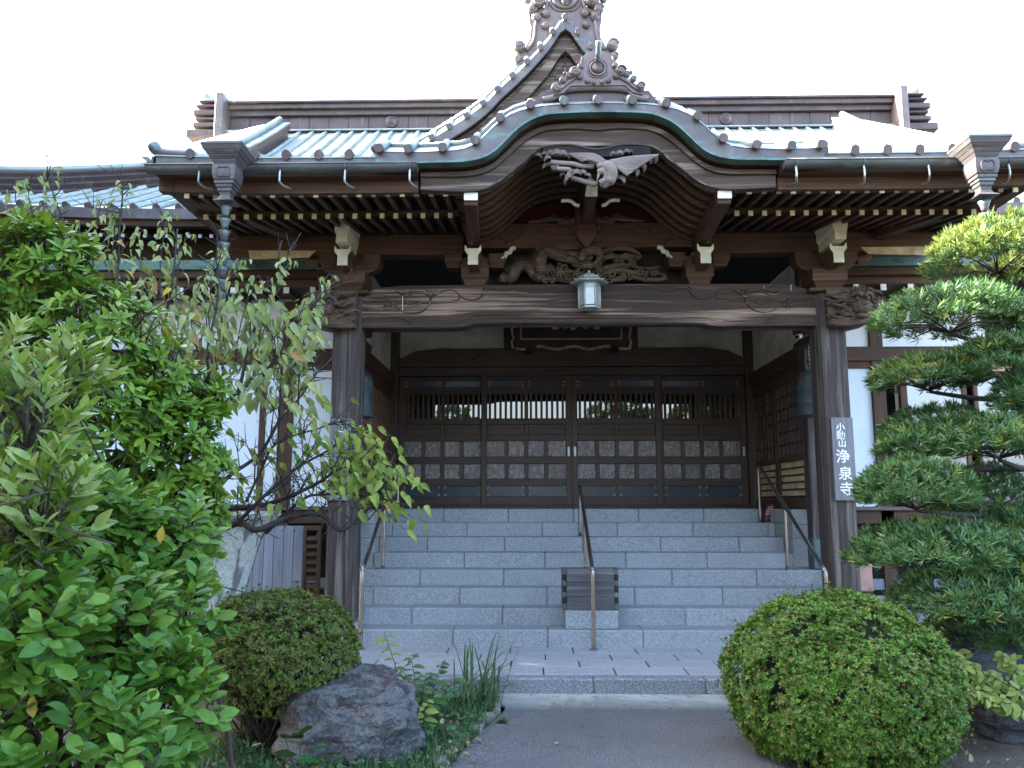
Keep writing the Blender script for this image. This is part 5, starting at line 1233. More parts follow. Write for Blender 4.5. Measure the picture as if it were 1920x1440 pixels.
ML_DEAD = leaf_mat('dead_leaf', [(.15, .09, .05), (.28, .19, .11), (.36, .27, .17), (.20, .13, .08)], .7, .1, tcol=(.3, .2, .1))
ML_SHADE = leaf_mat('evergreen_leaf', [(.02, .05, .018), (.035, .075, .025)], .5, .05)
M_BARK = wood('dark_bark', (.018, .014, .012), (.06, .048, .042), 'z', rough=.9, bump=.8, fine=20)
M_BARKR = wood('reddish_bark', (.022, .012, .009), (.06, .036, .027), 'z', rough=.85, bump=.6, fine=20)
M_TWIG = simple('brown_twig', (.022, .016, .011), (.055, .04, .03), 20, .85)

def leaf_t(l, w, fold=.25, curl=.25, n=4, wide=.45):
    """a folded, curled leaf along +Y, face up +Z"""
    vs = [(0, 0, 0)]; fs = []
    for i in range(1, n):
        t = i/n; hw = w/2*math.sin(PI*t**(.75 if wide < .5 else 1.25))**.8; z = -curl*l*t*t
        vs += [(-hw, l*t, z+fold*hw), (0, l*t, z), (hw, l*t, z+fold*hw)]
    vs.append((0, l, -curl*l)); e = len(vs)-1
    fs += [(0, 2, 1), (0, 3, 2)]
    for i in range(n-2):
        b = 1+3*i; fs += [(b, b+1, b+4, b+3), (b+1, b+2, b+5, b+4)]
    b = 1+3*(n-2); fs += [(b, b+1, e), (b+1, b+2, e)]
    return np.array(vs, float), fs
def round_t(r, n=11):
    vs = [(0, 0, 0)]; fs = []
    for k in range(n):
        a = -PI/2+.35+(2*PI-.7)*k/(n-1); vs.append((r*math.cos(a), r+r*math.sin(a)*.95, .12*r*math.cos(a*3)+.10*r)); 
    for k in range(n-1): fs.append((0, k+1, k+2))
    return np.array(vs, float), fs
def norm(a): return a/np.maximum(np.linalg.norm(a, axis=-1, keepdims=True), 1e-9)
class Leaves:
    def __init__(s): s.p = []; s.y = []; s.z = []; s.s = []
    def add(s, p, d, nrm, sc=1.0): s.p.append(tuple(p)); s.y.append(tuple(d)); s.z.append(tuple(nrm)); s.s.append(sc)
    def arrays(s):
        P, Y, Z, S = (np.array(a, float) for a in (s.p, s.y, s.z, s.s))
        Y = norm(Y); Z = norm(Z-(Z*Y).sum(1, keepdims=True)*Y); X = np.cross(Y, Z)
        return P, np.stack([X, Y, Z], 2), S
def foliage(name, tm, P, B, S, mat, parent=None, kind='stuff'):
    V, F = tm; N = len(P); nv = len(V)
    if N == 0: return None
    org = np.array(ORG[parent.name]) if parent else np.zeros(3)
    vv = (np.einsum('nij,vj->nvi', B, V)*S[:, None, None]+P[:, None, :]-org).reshape(-1, 3)
    cnt = np.array([len(f) for f in F]); idx = np.concatenate([np.array(f) for f in F])
    li = (idx[None, :]+(np.arange(N)*nv)[:, None]).ravel(); tot = np.tile(cnt, N); st_ = np.concatenate([[0], np.cumsum(tot)[:-1]])
    me = bpy.data.meshes.new(name); me.vertices.add(N*nv); me.loops.add(len(li)); me.polygons.add(len(tot))
    me.vertices.foreach_set('co', vv.ravel()); me.loops.foreach_set('vertex_index', li); me.polygons.foreach_set('loop_start', st_)
    me.polygons.foreach_set('use_smooth', np.ones(len(tot), bool))
    at_ = me.attributes.new('rnd', 'FLOAT', 'POINT'); at_.data.foreach_set('value', np.repeat(G.random(N), nv))
    me.materials.append(mat); me.update(calc_edges=True); me.validate()
    o = link(name, me, parent, ORG[parent.name] if parent else (0, 0, 0)); return tag(o, kind=kind)
def leaf_mesh(tm, mat, name='leaf'):
    me = bpy.data.meshes.new(name); me.from_pydata([tuple(v) for v in tm[0]], [], tm[1]); me.polygons.foreach_set('use_smooth', [True]*len(me.polygons)); me.materials.append(mat); return me
def singles(me, P, B, S, parent, name='leaf'):
    meshes = me if isinstance(me, list) else [me]
    for i in range(len(P)):
        o = link(name, meshes[i % len(meshes)], parent, tuple(P[i]))
        M4 = Matrix([list(r) for r in B[i]*S[i]]).to_4x4(); M4.translation = o.location
        o.matrix_basis = M4
def split_leaves(L, tm, mats, parent, nsingle=300, name='leaf', extra=None):
    """the leaves that show largest become parts, the rest one mass; mats: [main, ...] and odd ones"""
    P, B, S = L.arrays(); d = np.linalg.norm(P-np.array([CX, 0, CZ]), axis=1)
    front = d - .35*(G.random(len(P)))
    o = np.argsort(front)[:nsingle]; rest = np.setdiff1d(np.arange(len(P)), o)
    ms = [leaf_mesh(tm, m) for m in mats]
    singles(ms, P[o], B[o], S[o], parent, name)
    if len(rest):
        if len(mats) > 1:
            u = G.random(len(rest)); k = len(mats)
            w = [0]+[ .80+.20*j/(k-1) if j else .80 for j in range(k)]
            for j in range(k):
                sel = rest[(u >= w[j]) & (u < w[j+1])]
                foliage('foliage', tm, P[sel], B[sel], S[sel], mats[j], parent)
        else: foliage('foliage', tm, P[rest], B[rest], S[rest], mats[0], parent)
def ell_px(px, py, Y, rx, ry, dep=None):
    c = np.array(at(px, py, Y)); k = Y/FPX; return c, np.array([rx*k, (dep or max(rx, ry)*.8*k), ry*k])
def sample_ell(ells, n, shell=(.82, 1.0), front=.35):
    """points near the surface of a set of ellipsoids with outward normals"""
    out = []; ar = np.array([e[1][0]*e[1][2] for e in ells]); ar = ar/ar.sum(); tries = 0
    while len(out) < n and tries < n*30:
        tries += 1
        c, r = ells[G.choice(len(ells), p=ar)]
        u = norm(G.normal(size=3)); 
        if u[1] > front and G.random() < .8: continue
        p = c+u*r*G.uniform(*shell)
        if any((((p-c2)/r2)**2).sum() < .55 for c2, r2 in ells if c2 is not c): continue
        out.append((p, norm(u/r)))
    return out
def rosette(L, p, ax, n, spread=(50, 95), sc=(.75, 1.1), rise=.0):
    ax = norm(np.array(ax)); t = norm(np.cross(ax, [.3, .5, .81])); b = np.cross(ax, t); ph = G.random()*6.28
    for k in range(n):
        a = ph+k*2.4; th = math.radians(G.uniform(*spread)); r = t*math.cos(a)+b*math.sin(a)
        d = ax*math.cos(th)+r*math.sin(th); L.add(p+ax*rise*(k/n), d, ax*math.sin(th)-r*math.cos(th)+G.normal(size=3)*.15, G.uniform(*sc))
def shoot(L, p, ax, ln, n, sc=(.75, 1.1), ang=(40, 75)):
    """leaves set alternately along a shoot; returns its tip"""
    ax = norm(np.array(ax)); t = norm(np.cross(ax, [0, .2, 1.0])); b = np.cross(t, ax)
    for k in range(n):
        f = (k+.5)/n; th = math.radians(G.uniform(*ang))*(1.1-.5*f); s_ = 1 if k % 2 else -1
        r = norm(t*s_+b*G.normal()*.45); d = ax*math.cos(th)+r*math.sin(th)
        nr = norm(ax*.9+G.normal(size=3)*.25+np.array([0, -.25, .35]))
        L.add(p+ax*ln*f, d, nr, G.uniform(*sc)*(1.05-.35*f*(k == n-1)))
    return p+ax*ln
def twigs(name, lines, mat, parent, kind=None):
    m = MB()
    for pts, r0, r1 in lines:
        k = len(pts); m.tube(pts, [r0+(r1-r0)*i/max(1, k-1) for i in range(k)], 6)
    return m.build(name, mat, parent, kind=kind)
up = np.array([0, 0, 1.0]); tocam = lambda p: norm(np.array([CX, 0, CZ])-p)

# ---- big broad-leaved shrub in front on the left
sh = thing('broadleaf_shrub', 'large glossy broad-leaved green shrub with a few yellow leaves filling the lower left corner', 'shrub', (-1.75, 2.9, GZ))
E = [ell_px(*e) for e in ((110, 1190, 2.75, 200, 140), (290, 1160, 3.05, 130, 95), (60, 1400, 2.4, 190, 130), (290, 1330, 2.7, 110, 100), (330, 1000, 3.3, 85, 70), (180, 990, 3.1, 130, 100), (20, 1040, 2.8, 110, 110), (200, 1440, 2.35, 150, 90), (30, 1170, 2.3, 130, 110))]
L = Leaves(); tw = []
for p, nr in sample_ell(E, 460, (.75, 1.0)):
    ax = norm(nr*.8+up*.55+G.normal(size=3)*.25); q = p-ax*.09
    tw.append(([q-ax*.08, q, p], .004, .002)); shoot(L, q, ax, .13, G.integers(7, 11), (.72, 1.12))
for p, nr in sample_ell(E, 260, (.4, .72)): shoot(L, p, norm(nr+up*.3+G.normal(size=3)*.4), .12, 8)
TB = leaf_t(.070, .034, .28, .22, 7, .6)
split_leaves(L, TB, [ML_BIG], sh)
Ly = Leaves()
for (x, y, Y) in ((250, 1365, 2.42), (62, 1300, 2.3), (318, 1398, 2.5), (305, 985, 3.0), (140, 870, 2.9)):
    p = np.array(at(x, y, Y)); Ly.add(p, (G.normal()*.3, -.3, -1), (0, -1, .3), .9)
P, B, S = Ly.arrays(); singles(leaf_mesh(TB, ML_YEL, 'yellow_leaf'), P, B, S, sh, 'yellow_leaf')
base = np.array([-1.75, 3.0, GZ])
for c, r in E:
    a = base+np.array([G.normal()*.08, G.normal()*.08, 0]); tw.append(([a, a*.5+c*.5+G.normal(size=3)*.05, c], .016, .007))
    for k in range(9): tw.append(([c+G.normal(size=3)*.03, c+G.normal(size=3)*r*.3, c+norm(G.normal(size=3))*r*.72], .006, .002))
twigs('branches', tw, M_BARKR, sh)

# ---- pale shrub at the left edge
ps = thing('pale_leaved_shrub', 'tall shrub with pale yellowish leaves on upright shoots at the left edge', 'shrub', (-1.9, 2.4, GZ))
E = [ell_px(*e) for e in ((50, 800, 2.5, 110, 130), (60, 960, 2.35, 120, 110), (130, 720, 2.8, 70, 90), (10, 690, 2.6, 70, 90))]
L = Leaves(); tw = []
for p, nr in sample_ell(E, 150, (.6, 1.0)):
    ax = norm(nr*.7+up*.6+G.normal(size=3)*.25); q = p-ax*.10; tw.append(([q-ax*.1, q, p], .004, .002)); shoot(L, q, ax, .15, G.integers(6, 10), (.75, 1.15), (30, 60))
split_leaves(L, leaf_t(.074, .028, .3, .1, 6), [ML_PALE, ML_MID], ps, 260)
b0 = np.array([-2.0, 2.5, GZ])
for c, r in E:
    tw.append(([b0, b0*.5+c*.5+G.normal(size=3)*.06, c-np.array([0, 0, r[2]*.4])], .014, .006))
    for k in range(6): tw.append(([c-np.array([0, 0, r[2]*.5]), c+G.normal(size=3)*r*.4, c+G.normal(size=3)*r*.7], .006, .003))
twigs('branches', tw, M_TWIG, ps)

# ---- narrow-leaved evergreen behind them
ms_ = thing('narrow_leaved_shrub', 'tall dense evergreen shrub with whorls of narrow dark leaves on the left', 'shrub', (-2.6, 4.0, GZ))
E = [ell_px(*e) for e in ((70, 520, 3.9, 120, 110), (170, 640, 3.9, 160, 110), (285, 735, 4.0, 115, 100), (330, 850, 4.0, 100, 110), (150, 800, 3.8, 190, 150), (365, 950, 4.1, 62, 80), (350, 1060, 4.2, 62, 70), (50, 450, 4.0, 60, 55), (385, 740, 4.1, 40, 45), (180, 1050, 4.1, 190, 150))]
L = Leaves(); tw = []
for p, nr in sample_ell(E, 900, (.78, 1.02)):
    ax = norm(nr*.7+up*.75+G.normal(size=3)*.28); tw.append(([p-ax*.14, p-ax*.05, p], .004, .002)); rosette(L, p-ax*.01, ax, G.integers(8, 13), (42, 92), (.7, 1.15), .02)
for p, nr in sample_ell(E, 300, (.5, .76)): rosette(L, p, norm(nr+up*.5+G.normal(size=3)*.3), 9)
split_leaves(L, leaf_t(.078, .025, .25, .18, 5, .6), [ML_MID], ms_, 300)
b0 = np.array([-2.7, 4.1, GZ])
for c, r in E:
    tw.append(([b0+G.normal(size=3)*[.1, .1, 0], b0*.5+c*.5+G.normal(size=3)*.06, c], .022, .010))
    for k in range(8): tw.append(([c, c+G.normal(size=3)*r*.4, c+G.normal(size=3)*r*.7], .008, .003))
twigs('branches', tw, M_BARK, ms_)

# ---- small deciduous tree with drooping leaves
dt = thing('drooping_tree', 'thin deciduous tree with bare dark branches and drooping pale leaves before the white wall', 'tree', (-2.55, 5.35, GZ))
TY = 5.3
def pxl(l, Y=TY): return [np.array(at(x, y, Y+(l_[2] if len(l_) > 2 else 0))) for l_ in l for x, y in [l_[:2]]]
limbs = [([(250, 1180), (330, 1060), (370, 1015), (440, 985), (490, 993), (545, 970), (600, 972), (645, 988), (690, 962), (722, 925)], .030, .007),
         ([(370, 1015), (395, 960), (470, 945), (540, 930), (600, 905), (650, 880), (700, 860)], .022, .005),
         ([(395, 960), (430, 900), (480, 850), (530, 790), (570, 740), (600, 690)], .018, .004),
         ([(370, 1015), (360, 900), (400, 800), (450, 740), (500, 690), (560, 610), (610, 535)], .020, .004),
         ([(440, 985), (500, 930), (560, 880), (620, 840), (680, 800)], .014, .004),
         ([(360, 900), (330, 760), (300, 640), (320, 520), (318, 420)], .018, .004),
         ([(330, 760), (250, 620), (230, 480), (232, 370)], .016, .004),
         ([(250, 620), (150, 520), (110, 420), (98, 340)], .014, .003),
         ([(400, 800), (400, 680), (410, 570), (412, 485)], .014, .003),
         ([(450, 740), (470, 640), (500, 570), (535, 495)], .012, .003),
         ([(490, 993), (560, 940), (610, 930), (660, 930), (740, 940)], .012, .004),
         ([(470, 945), (480, 880), (520, 830), (600, 800), (640, 790)], .011, .003)]
tw = []; tips = []
for l, r0, r1 in limbs:
    P = [np.array(p) for p in smoothline([tuple(q+G.normal(size=3)*[.01, .07, .01]) for q in pxl(l)], 5)]
    tw.append((P, r0, r1)); tips.append((P, r1))
fine = []; ends = []
for P, r in tips:
    for k in range(3, len(P), 2):
        for j in range(2):
            d = norm(P[min(k+1, len(P)-1)]-P[k-1]); v = norm(d*.6+G.normal(size=3)*.6+up*.5); ln = G.uniform(.10, .32)
            a = P[k]; m1 = a+v*ln*.5+G.normal(size=3)*.015; e = a+norm(v+G.normal(size=3)*.3)*ln
            fine.append(([a, m1, e], .0045, .002)); ends.append((e, v))
            for q in range(2): 
                v2 = norm(v+G.normal(size=3)*.7); fine.append(([m1, m1+v2*ln*.3, m1+v2*ln*.5+up*.01], .003, .0015))
twigs('limbs', tw, M_BARK, dt); twigs('twigs', fine, M_BARK, dt, 'stuff')
L = Leaves(); LG = Leaves(); LRu = Leaves(); shoots = []
sd = [((98, 318), (110, 450), 18), ((232, 345), (222, 520), 22), ((318, 400), (300, 560), 26), ((412, 468), (390, 640), 26), ((535, 490), (470, 640), 26), ((612, 520), (560, 690), 22), ((480, 520), (440, 690), 22), ((600, 640), (560, 760), 16), ((360, 560), (340, 700), 24), ((270, 520), (280, 640), 18), ((150, 420), (160, 540), 18), ((30, 340), (40, 430), 10), ((500, 600), (480, 740), 18), ((430, 600), (420, 720), 20), ((350, 440), (330, 600), 20), ((450, 490), (420, 650), 22), ((575, 560), (520, 700), 18), ((190, 380), (200, 500), 16), ((60, 330), (80, 450), 14), ((600, 590), (540, 720), 16), ((260, 430), (270, 560), 18), ((380, 520), (370, 660), 20)]
for (tx, ty), (bx_, by), n in sd:
    n = int(n*1.7)
    a = np.array(at(bx_, by, TY+G.normal()*.12)); b = np.array(at(tx, ty, TY+G.normal()*.15)); hk = b+np.array([G.uniform(.02, .08), 0, -G.uniform(.0, .04)]); mid_ = (a+b)/2+np.array([-.03, 0, .02])+G.normal(size=3)*.02; shoots.append(([np.array(q) for q in smoothline([tuple(a), tuple(mid_), tuple(b), tuple(hk)], 4)], .005, .002))
    for k in range(n):
        f = (k+.3)/n*1.12; p = a+(b-a)*min(f, 1)+(hk-b)*max(0, f-1)*8+np.array([-.03, 0, .02])*math.sin(PI*min(f, 1)); out = norm(np.array([G.normal(), G.normal()*.8-.2, .25])); q = p+out*.035
        dn = norm(out*.8+np.array([.15, 0, -.9])+G.normal(size=3)*.35); (LRu if (f < .35 and tx < 420 and G.random() < .3) else L).add(q, dn, norm(out+up*.5+G.normal(size=3)*.6), G.uniform(.7, 1.2)*(1.05-.45*f))
for k in range(420):
    x = G.uniform(250, 600); y = G.uniform(560, 760)
    if x < 250+(y-560)*.1 or y > 560+(x-250)*.75+120: continue
    p = np.array(at(x, y, TY+G.normal()*.25)); (LRu if G.random() < (.12 if x < 440 else .03) else L).add(p, norm(np.array([G.normal()*.7+.1, G.normal()*.5, -.9])), norm(np.array([G.normal()*.6, -1, .6])), G.uniform(.7, 1.15))
for k in range(330):
    if k < 225: x = G.normal(690, 46); y = G.normal(882, 40)+(x-690)*.42
    else: x = G.uniform(420, 700); y = G.uniform(740, 950)
    p = np.array(at(x, y, TY+G.normal()*.15)); (LRu if G.random() < .02 else LG).add(p, norm(np.array([.5+G.normal()*.5, G.normal()*.5-.15, -.75])), norm(np.array([G.normal()*.6, -.8, .7])), G.uniform(.65, 1.05))
    if G.random() < .6: shoots.append(([p+np.array([-.05, .02, .03]), p], .002, .0015))
twigs('leafy_shoots', shoots, M_TWIG, dt, 'stuff')
TD = leaf_t(.092, .040, .5, .6, 6, .46)
split_leaves(LG, TD, [ML_GREENT], dt, 150, 'green_leaf'); split_leaves(L, TD, [ML_TREE], dt, 150); split_leaves(LRu, TD, [ML_RUST, ML_YEL], dt, 60, 'rust_leaf')

# ---- clipped round azaleas
def azalea(name, label, px, py, Y, rx, ry, n, mats, dep, bare):
    c, r = ell_px(px, py, Y, rx, ry); r[1] = dep
    t = thing(name, label, 'bush', (c[0], c[1], GZ))
    P = []; Ls = [Leaves() for _ in mats]
    k = 0
    while k < n:
        u = norm(G.normal(size=3))
        if u[1] > .55: continue
        w = 1+.075*noise.noise(Vector(tuple(u*3.1)))+.05*noise.noise(Vector(tuple(u*8)))
        if noise.noise(Vector(tuple(u*5.3+7))) < -.32 and G.random() < .8: k += 1; continue
        dp_ = G.random()**2*.11; p = c+u*r*(w-dp_)
        if p[2] < GZ+.02: k += 1; continue
        nr = norm(u/r); ax = norm(nr*.8+up*.5+G.normal(size=3)*.35)
        lowb = (c[2]-p[2])/r[2]
        j = 0 if G.random() < .72 else 1+int(G.random()*(len(mats)-1))
        if bare and G.random() < max(0, lowb+.1)*1.0: k += 1; continue
        rosette(Ls[min(j, len(mats)-1)], p, ax, 6, (35, 85), (.75, 1.25)); k += 1
        if G.random() < .026: 
            q = p+ax*.06; rosette(Ls[1], q, ax, 6, (30, 70)); P.append(([p-ax*.05, p, q], .0022, .0012))
    for k in range(260):
        u = norm(G.normal(size=3)); u[2] = abs(u[2])*.9-.2; e = c+u*r*G.uniform(.8, .95); b = np.array([c[0]+G.normal()*.08, c[1]+G.normal()*.08, GZ]); mpt = b*.4+e*.6+G.normal(size=3)*.05
        P.append(([b, mpt, e], .006, .002))
    twigs('branches', P, M_TWIG, t)
    tm = leaf_t(.0240, .0105, .25, .12, 2)
    for Lq, mt in zip(Ls, mats):
        A = Lq.arrays(); foliage('foliage', tm, *A, mt, t)
    cm = MB(); cm.ball(tuple(c+np.array([0, .04, r[2]*.22 if bare else 0])), 1, 24, 16, tuple(r*((.74, .74, .50) if bare else (.82, .82, .82)))); cm.v = [tuple(np.array(v)*1.0) for v in cm.v if True]; cm.v = [(v[0], v[1], max(v[2], GZ-.02)) for v in cm.v]; cm.build('dark_core', M_INNER, t)  # solid dark ball inside paints the shade seen between the leaves
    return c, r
M_INNER = simple('dark_inner_core', (.012, .014, .007), (.035, .035, .018), 60, .95, bump=.9, dist=.03)  # dark colour makes the gaps between leaves look shaded
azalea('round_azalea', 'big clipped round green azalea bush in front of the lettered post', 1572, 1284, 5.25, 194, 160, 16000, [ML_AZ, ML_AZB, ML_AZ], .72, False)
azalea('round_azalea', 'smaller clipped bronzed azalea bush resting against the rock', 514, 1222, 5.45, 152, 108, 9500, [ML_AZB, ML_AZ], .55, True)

# ---- cloud-pruned podocarpus on the right
pt = thing('cloud_pruned_tree', 'cloud-pruned podocarpus tree with flat needle pads at the right edge', 'tree', (3.35, 6.3, GZ))
tr_ = [(1930, 1330), (1925, 1220), (1945, 1120), (1925, 1010), (1940, 900), (1925, 790), (1935, 680), (1915, 560), (1900, 470)]
TP = [np.array(p) for p in smoothline([tuple(at(x, y, 6.3)) for x, y in tr_], 5)]
mtr = MB(); mtr.tube(TP, [.085-.055*i/len(TP) for i in range(len(TP))], 12); mtr.build('trunk', M_BARK, pt)
pads = [(1868, 490, 5.95, 112, 62, 1), (1925, 540, 6.1, 70, 45, 1), (1780, 605, 5.7, 122, 50, 0), (1925, 610, 5.9, 60, 45, 0), (1742, 718, 5.9, 88, 38, 2), (1885, 695, 5.7, 88, 48, 0), (1935, 758, 5.6, 62, 42, 0), (1760, 815, 6.1, 85, 38, 0), (1720, 850, 5.9, 62, 34, 0), (1872, 842, 5.7, 112, 45, 0),
        (1716, 934, 5.6, 92, 52, 0), (1850, 955, 6.4, 90, 60, 0), (1765, 1050, 5.6, 146, 52, 0), (1895, 1040, 6.0, 60, 60, 0), (1815, 1135, 5.5, 116, 48, 0), (1930, 1110, 5.5, 70, 75, 0), (1850, 1200, 6.0, 90, 40, 0)]
TN = leaf_t(.080, .0112, .2, .08, 2)
for (px, py, Y, rx, ry, kd) in pads:
    c, r = ell_px(px, py, Y, rx*1.06, ry*1.25); r[1] = min(r[0], .46); Ls = [Leaves(), Leaves()]
    n = int(330*(rx*ry)/4500)+140
    for k in range(n):
        u = norm(G.normal(size=3)*[1, 1, .8]+up*.35)
        if u[2] < -.35: continue
        p = c+u*r*(1+.10*noise.noise(Vector(tuple(u*2.7+px)))-G.random()**2*.28); 
        if u[2] < 0: p[2] = c[2]+u[2]*r[2]*.55
        ax = norm(u*[.9, .9, .35]+up*.75+G.normal(size=3)*.22)
        hot = (kd == 1 and u[2] > -.1 and G.random() < .8) or (kd == 2 and u[2] > .2 and G.random() < .45) or G.random() < .05  # upper sides of the top pads get the painted sunlit leaves
        rosette(Ls[1 if hot else 0], p, ax, 13, (14, 62), (.7, 1.12), .02)
    for Lq, mt in zip(Ls, (ML_PODO, ML_PODOY)):
        if Lq.p: foliage('leaf_pad', TN, *Lq.arrays(), mt, pt)
    j = TP[int(np.argmin([abs(q[2]-c[2]+.10) for q in TP]))]
    br = [(np.array([tuple(q) for q in smoothline([tuple(j), tuple(j*.5+c*.5+np.array([0, 0, -.06])), tuple(c-np.array([0, 0, r[2]*.35]))], 5)]), .03, .012)]
    for k in range(14):
        e = c+norm(G.normal(size=3)*[1, 1, .25])*r*.8; br.append(([c-np.array([0, 0, r[2]*.3]), (c+e)/2, e], .008, .003))
    twigs('branch', br, M_BARK, pt)

# ---- rocks
def rock(name, label, c, r, mat, seed, sub=5):
    import bmesh
    bm = bmesh.new(); bmesh.ops.create_icosphere(bm, subdivisions=sub, radius=1)
    for v in bm.verts:
        u = v.co.copy(); w = 1.0
        w += .30*noise.noise(u*1.3+Vector((seed, 0, 0)))+.14*noise.noise(u*2.9+Vector((0, seed, 0)))+.05*noise.noise(u*7+Vector((0, 0, seed)))
        w += .05*(noise.voronoi(u*2.2+Vector((seed, seed, 0)))[0][1]-noise.voronoi(u*2.2+Vector((seed, seed, 0)))[0][0])+.02*noise.noise(Vector((u.x*4+u.z*9, u.y*3, u.z*2))*2.1)
        v.co = Vector((u.x*r[0]*w, u.y*r[1]*w, max(u.z*r[2]*w, -r[2]*.75)))
    me = bpy.data.meshes.new(name); bm.to_mesh(me); bm.free(); me.materials.append(mat); me.polygons.foreach_set('use_smooth', [False]*len(me.polygons))
    o = link(name, me, None, tuple(c)); return tag(o, label, 'rock')
def rock_mat(name, dark, light, purple):
    M = Mat(name, .7); w = M.map((2.2, 2.2, 3.4)); n = M.noise(3.2, 10, .72, w, 1.2); b = M.noise(1.3, 5, .6, w, .8)
    c = M.ramp(n, [(.32, dark), (.48, [x*2.2 for x in dark]), (.60, [x*4.0 for x in dark]), (.72, light)])
    c = M.mix(M.ramp(b, [(.50, 0), (.58, .85)]), c, purple)
    v = M.noise(2.6, 6, .6, w, 2.5); c = M.mix(M.ramp(v, [(.47, 0), (.50, .9), (.53, 0)]), c, light)
    v2 = M.noise(1.1, 4, .6, w, 1.2); c = M.mix(M.ramp(v2, [(.46, 0), (.49, .75), (.55, .6), (.58, 0)]), c, [x*.85 for x in light])
    f = M.noise(55, 4, .7); c = M.mix(M.ramp(f, [(.40, .5), (.55, 0)]), c, [x*.6 for x in dark])
    M.col(c); return M.bump(M.noise(12, 10, .75), 1.0, .04).m
M_ROCK = rock_mat('veined_rock', (.016, .017, .020), (.16, .165, .165), (.046, .027, .030))
M_ROCKD = rock_mat('dark_rock', (.018, .02, .024), (.06, .065, .07), (.03, .03, .035))
c = at(665, 1318, 5.25); rock('garden_rock', 'jagged grey and purple veined rock beside the path', (c.x-.03, 5.3, .03), (.46, .36, .32), M_ROCK, 3.1)
c = at(1850, 1310, 5.9); rock('garden_rock', 'large dark rounded rock in the shade under the cloud-pruned tree', (c.x+.1, 6.0, .12), (.62, .5, .42), M_ROCKD, 5.5)

# ---- weeds, grass and litter by the path
wd = thing('leafy_weed', 'straggly leafy green weed growing between the rock and the landing', 'weed', (-1.25, 6.1, GZ))
L = Leaves(); LY = Leaves(); tw = []
for (bx0, tx, ty, Y, n) in ((770, 720, 1185, 6.1, 12), (790, 770, 1225, 6.1, 14), (800, 740, 1250, 6.0, 14), (810, 830, 1240, 6.1, 14), (800, 800, 1260, 5.9, 12), (820, 860, 1270, 6.0, 10), (790, 840, 1300, 5.8, 10), (760, 740, 1280, 5.9, 10), (815, 800, 1310, 5.6, 8)):
    a = np.array(atz(bx0, 1330, GZ)); a[1] = Y; b = np.array(at(tx, ty, Y)); mid = a*.5+b*.5+np.array([0, 0, .06]); tw.append(([a, mid, b], .004, .002))
    for k in range(n):
        f = .25+.75*k/n; p = a*(1-f)**2+2*mid*f*(1-f)+b*f*f; s_ = 1 if k % 2 else -1
        d = norm(np.array([s_*.8+G.normal()*.4, G.normal()*.5-.2, .1])); (LY if ty in (1185, 1310) else L).add(p, d, norm(np.array([0, -.5, 1])+G.normal(size=3)*.3), G.uniform(.7, 1.2))
TW = leaf_t(.085, .042, .2, .25, 5)
twigs('stems', tw, M_TWIG, wd); split_leaves(L, TW, [ML_WEED], wd, 200); split_leaves(LY, TW, [ML_VINE], wd, 60, 'yellow_green_leaf')
def blade(base, tip, h, w, bend):
    m = 9; vs = []; d = tip-base; side = norm(np.cross(d, up)); 
    for i in range(m+1):
        t = i/m; p = base+d*t+up*(4*h*t*(1-t)); ww = w*(1-t**2.2)*.5+.0006; vs += [tuple(p-side*ww), tuple(p+up*ww*.3), tuple(p+side*ww)]
    fs = [(3*i+k, 3*i+k+1, 3*i+k+4, 3*i+k+3) for i in range(m) for k in (0, 1)]
    return vs, fs
gt = thing('grass_tussock', 'long arching grass blades growing at the edge of the landing', 'grass tussock', (-.98, 6.35, GZ))
for k in range(56):
    b = np.array(atz(G.normal(888, 26), 1318+G.normal()*8, GZ)); b[1] = min(b[1], 6.7)
    tx, ty = (G.uniform(840, 1000), G.uniform(1180, 1320)) if k > 5 else [(942, 1168), (995, 1300), (975, 1205), (845, 1190), (860, 1175), (930, 1190)][k]
    t_ = np.array(at(tx, ty, b[1]+G.normal()*.15)); vs, fs = blade(b, t_, G.uniform(.02, .14) if k else .01, G.uniform(.011, .019), .1)
    m = MB(); m.add(vs, fs, True); m.build('grass_blade', ML_GRASS, gt)
L = Leaves(); 
m = MB()
for k in range(9000):
    x = G.uniform(-2.6, -.86); y = G.uniform(4.2, 6.7)
    if x > np.interp(y, [4.2, 5, 6, 6.7], [-1.2, -1.08, -.9, -.85]) or noise.noise(Vector((x*2.2, y*2.2, 3))) < -.35: continue
    b = np.array([x, y, GZ-.01]); h = G.uniform(.03, .11); vs, fs = blade(b, b+np.array([G.normal()*.04, G.normal()*.04, h]), .004, G.uniform(.005, .010), 0); m.add(vs, fs, True)
m.build('short_grass', ML_GRASS, None, kind='stuff')
L = Leaves()
for k in range(420):
    x = G.uniform(-2.6, -.95); y = G.uniform(4.2, 6.2)
    if x > np.interp(y, [4.2, 5, 6, 6.7], [-1.2, -1.08, -.9, -.85])+.03: continue
    L.add((x, y, GZ+.004+G.random()*.035), norm(np.array([G.normal(), G.normal(), G.normal()*.25])), norm(np.array([G.normal()*.4, G.normal()*.4, 1])), G.uniform(.6, 1.3))
for k in range(150): L.add((G.uniform(1.2, 3.0), G.uniform(4.2, 6), GZ+.01), norm(np.array([G.normal(), G.normal(), G.normal()*.2])), norm(np.array([G.normal()*.4, G.normal()*.4, 1])), G.uniform(.5, 1.0))
LC = Leaves()
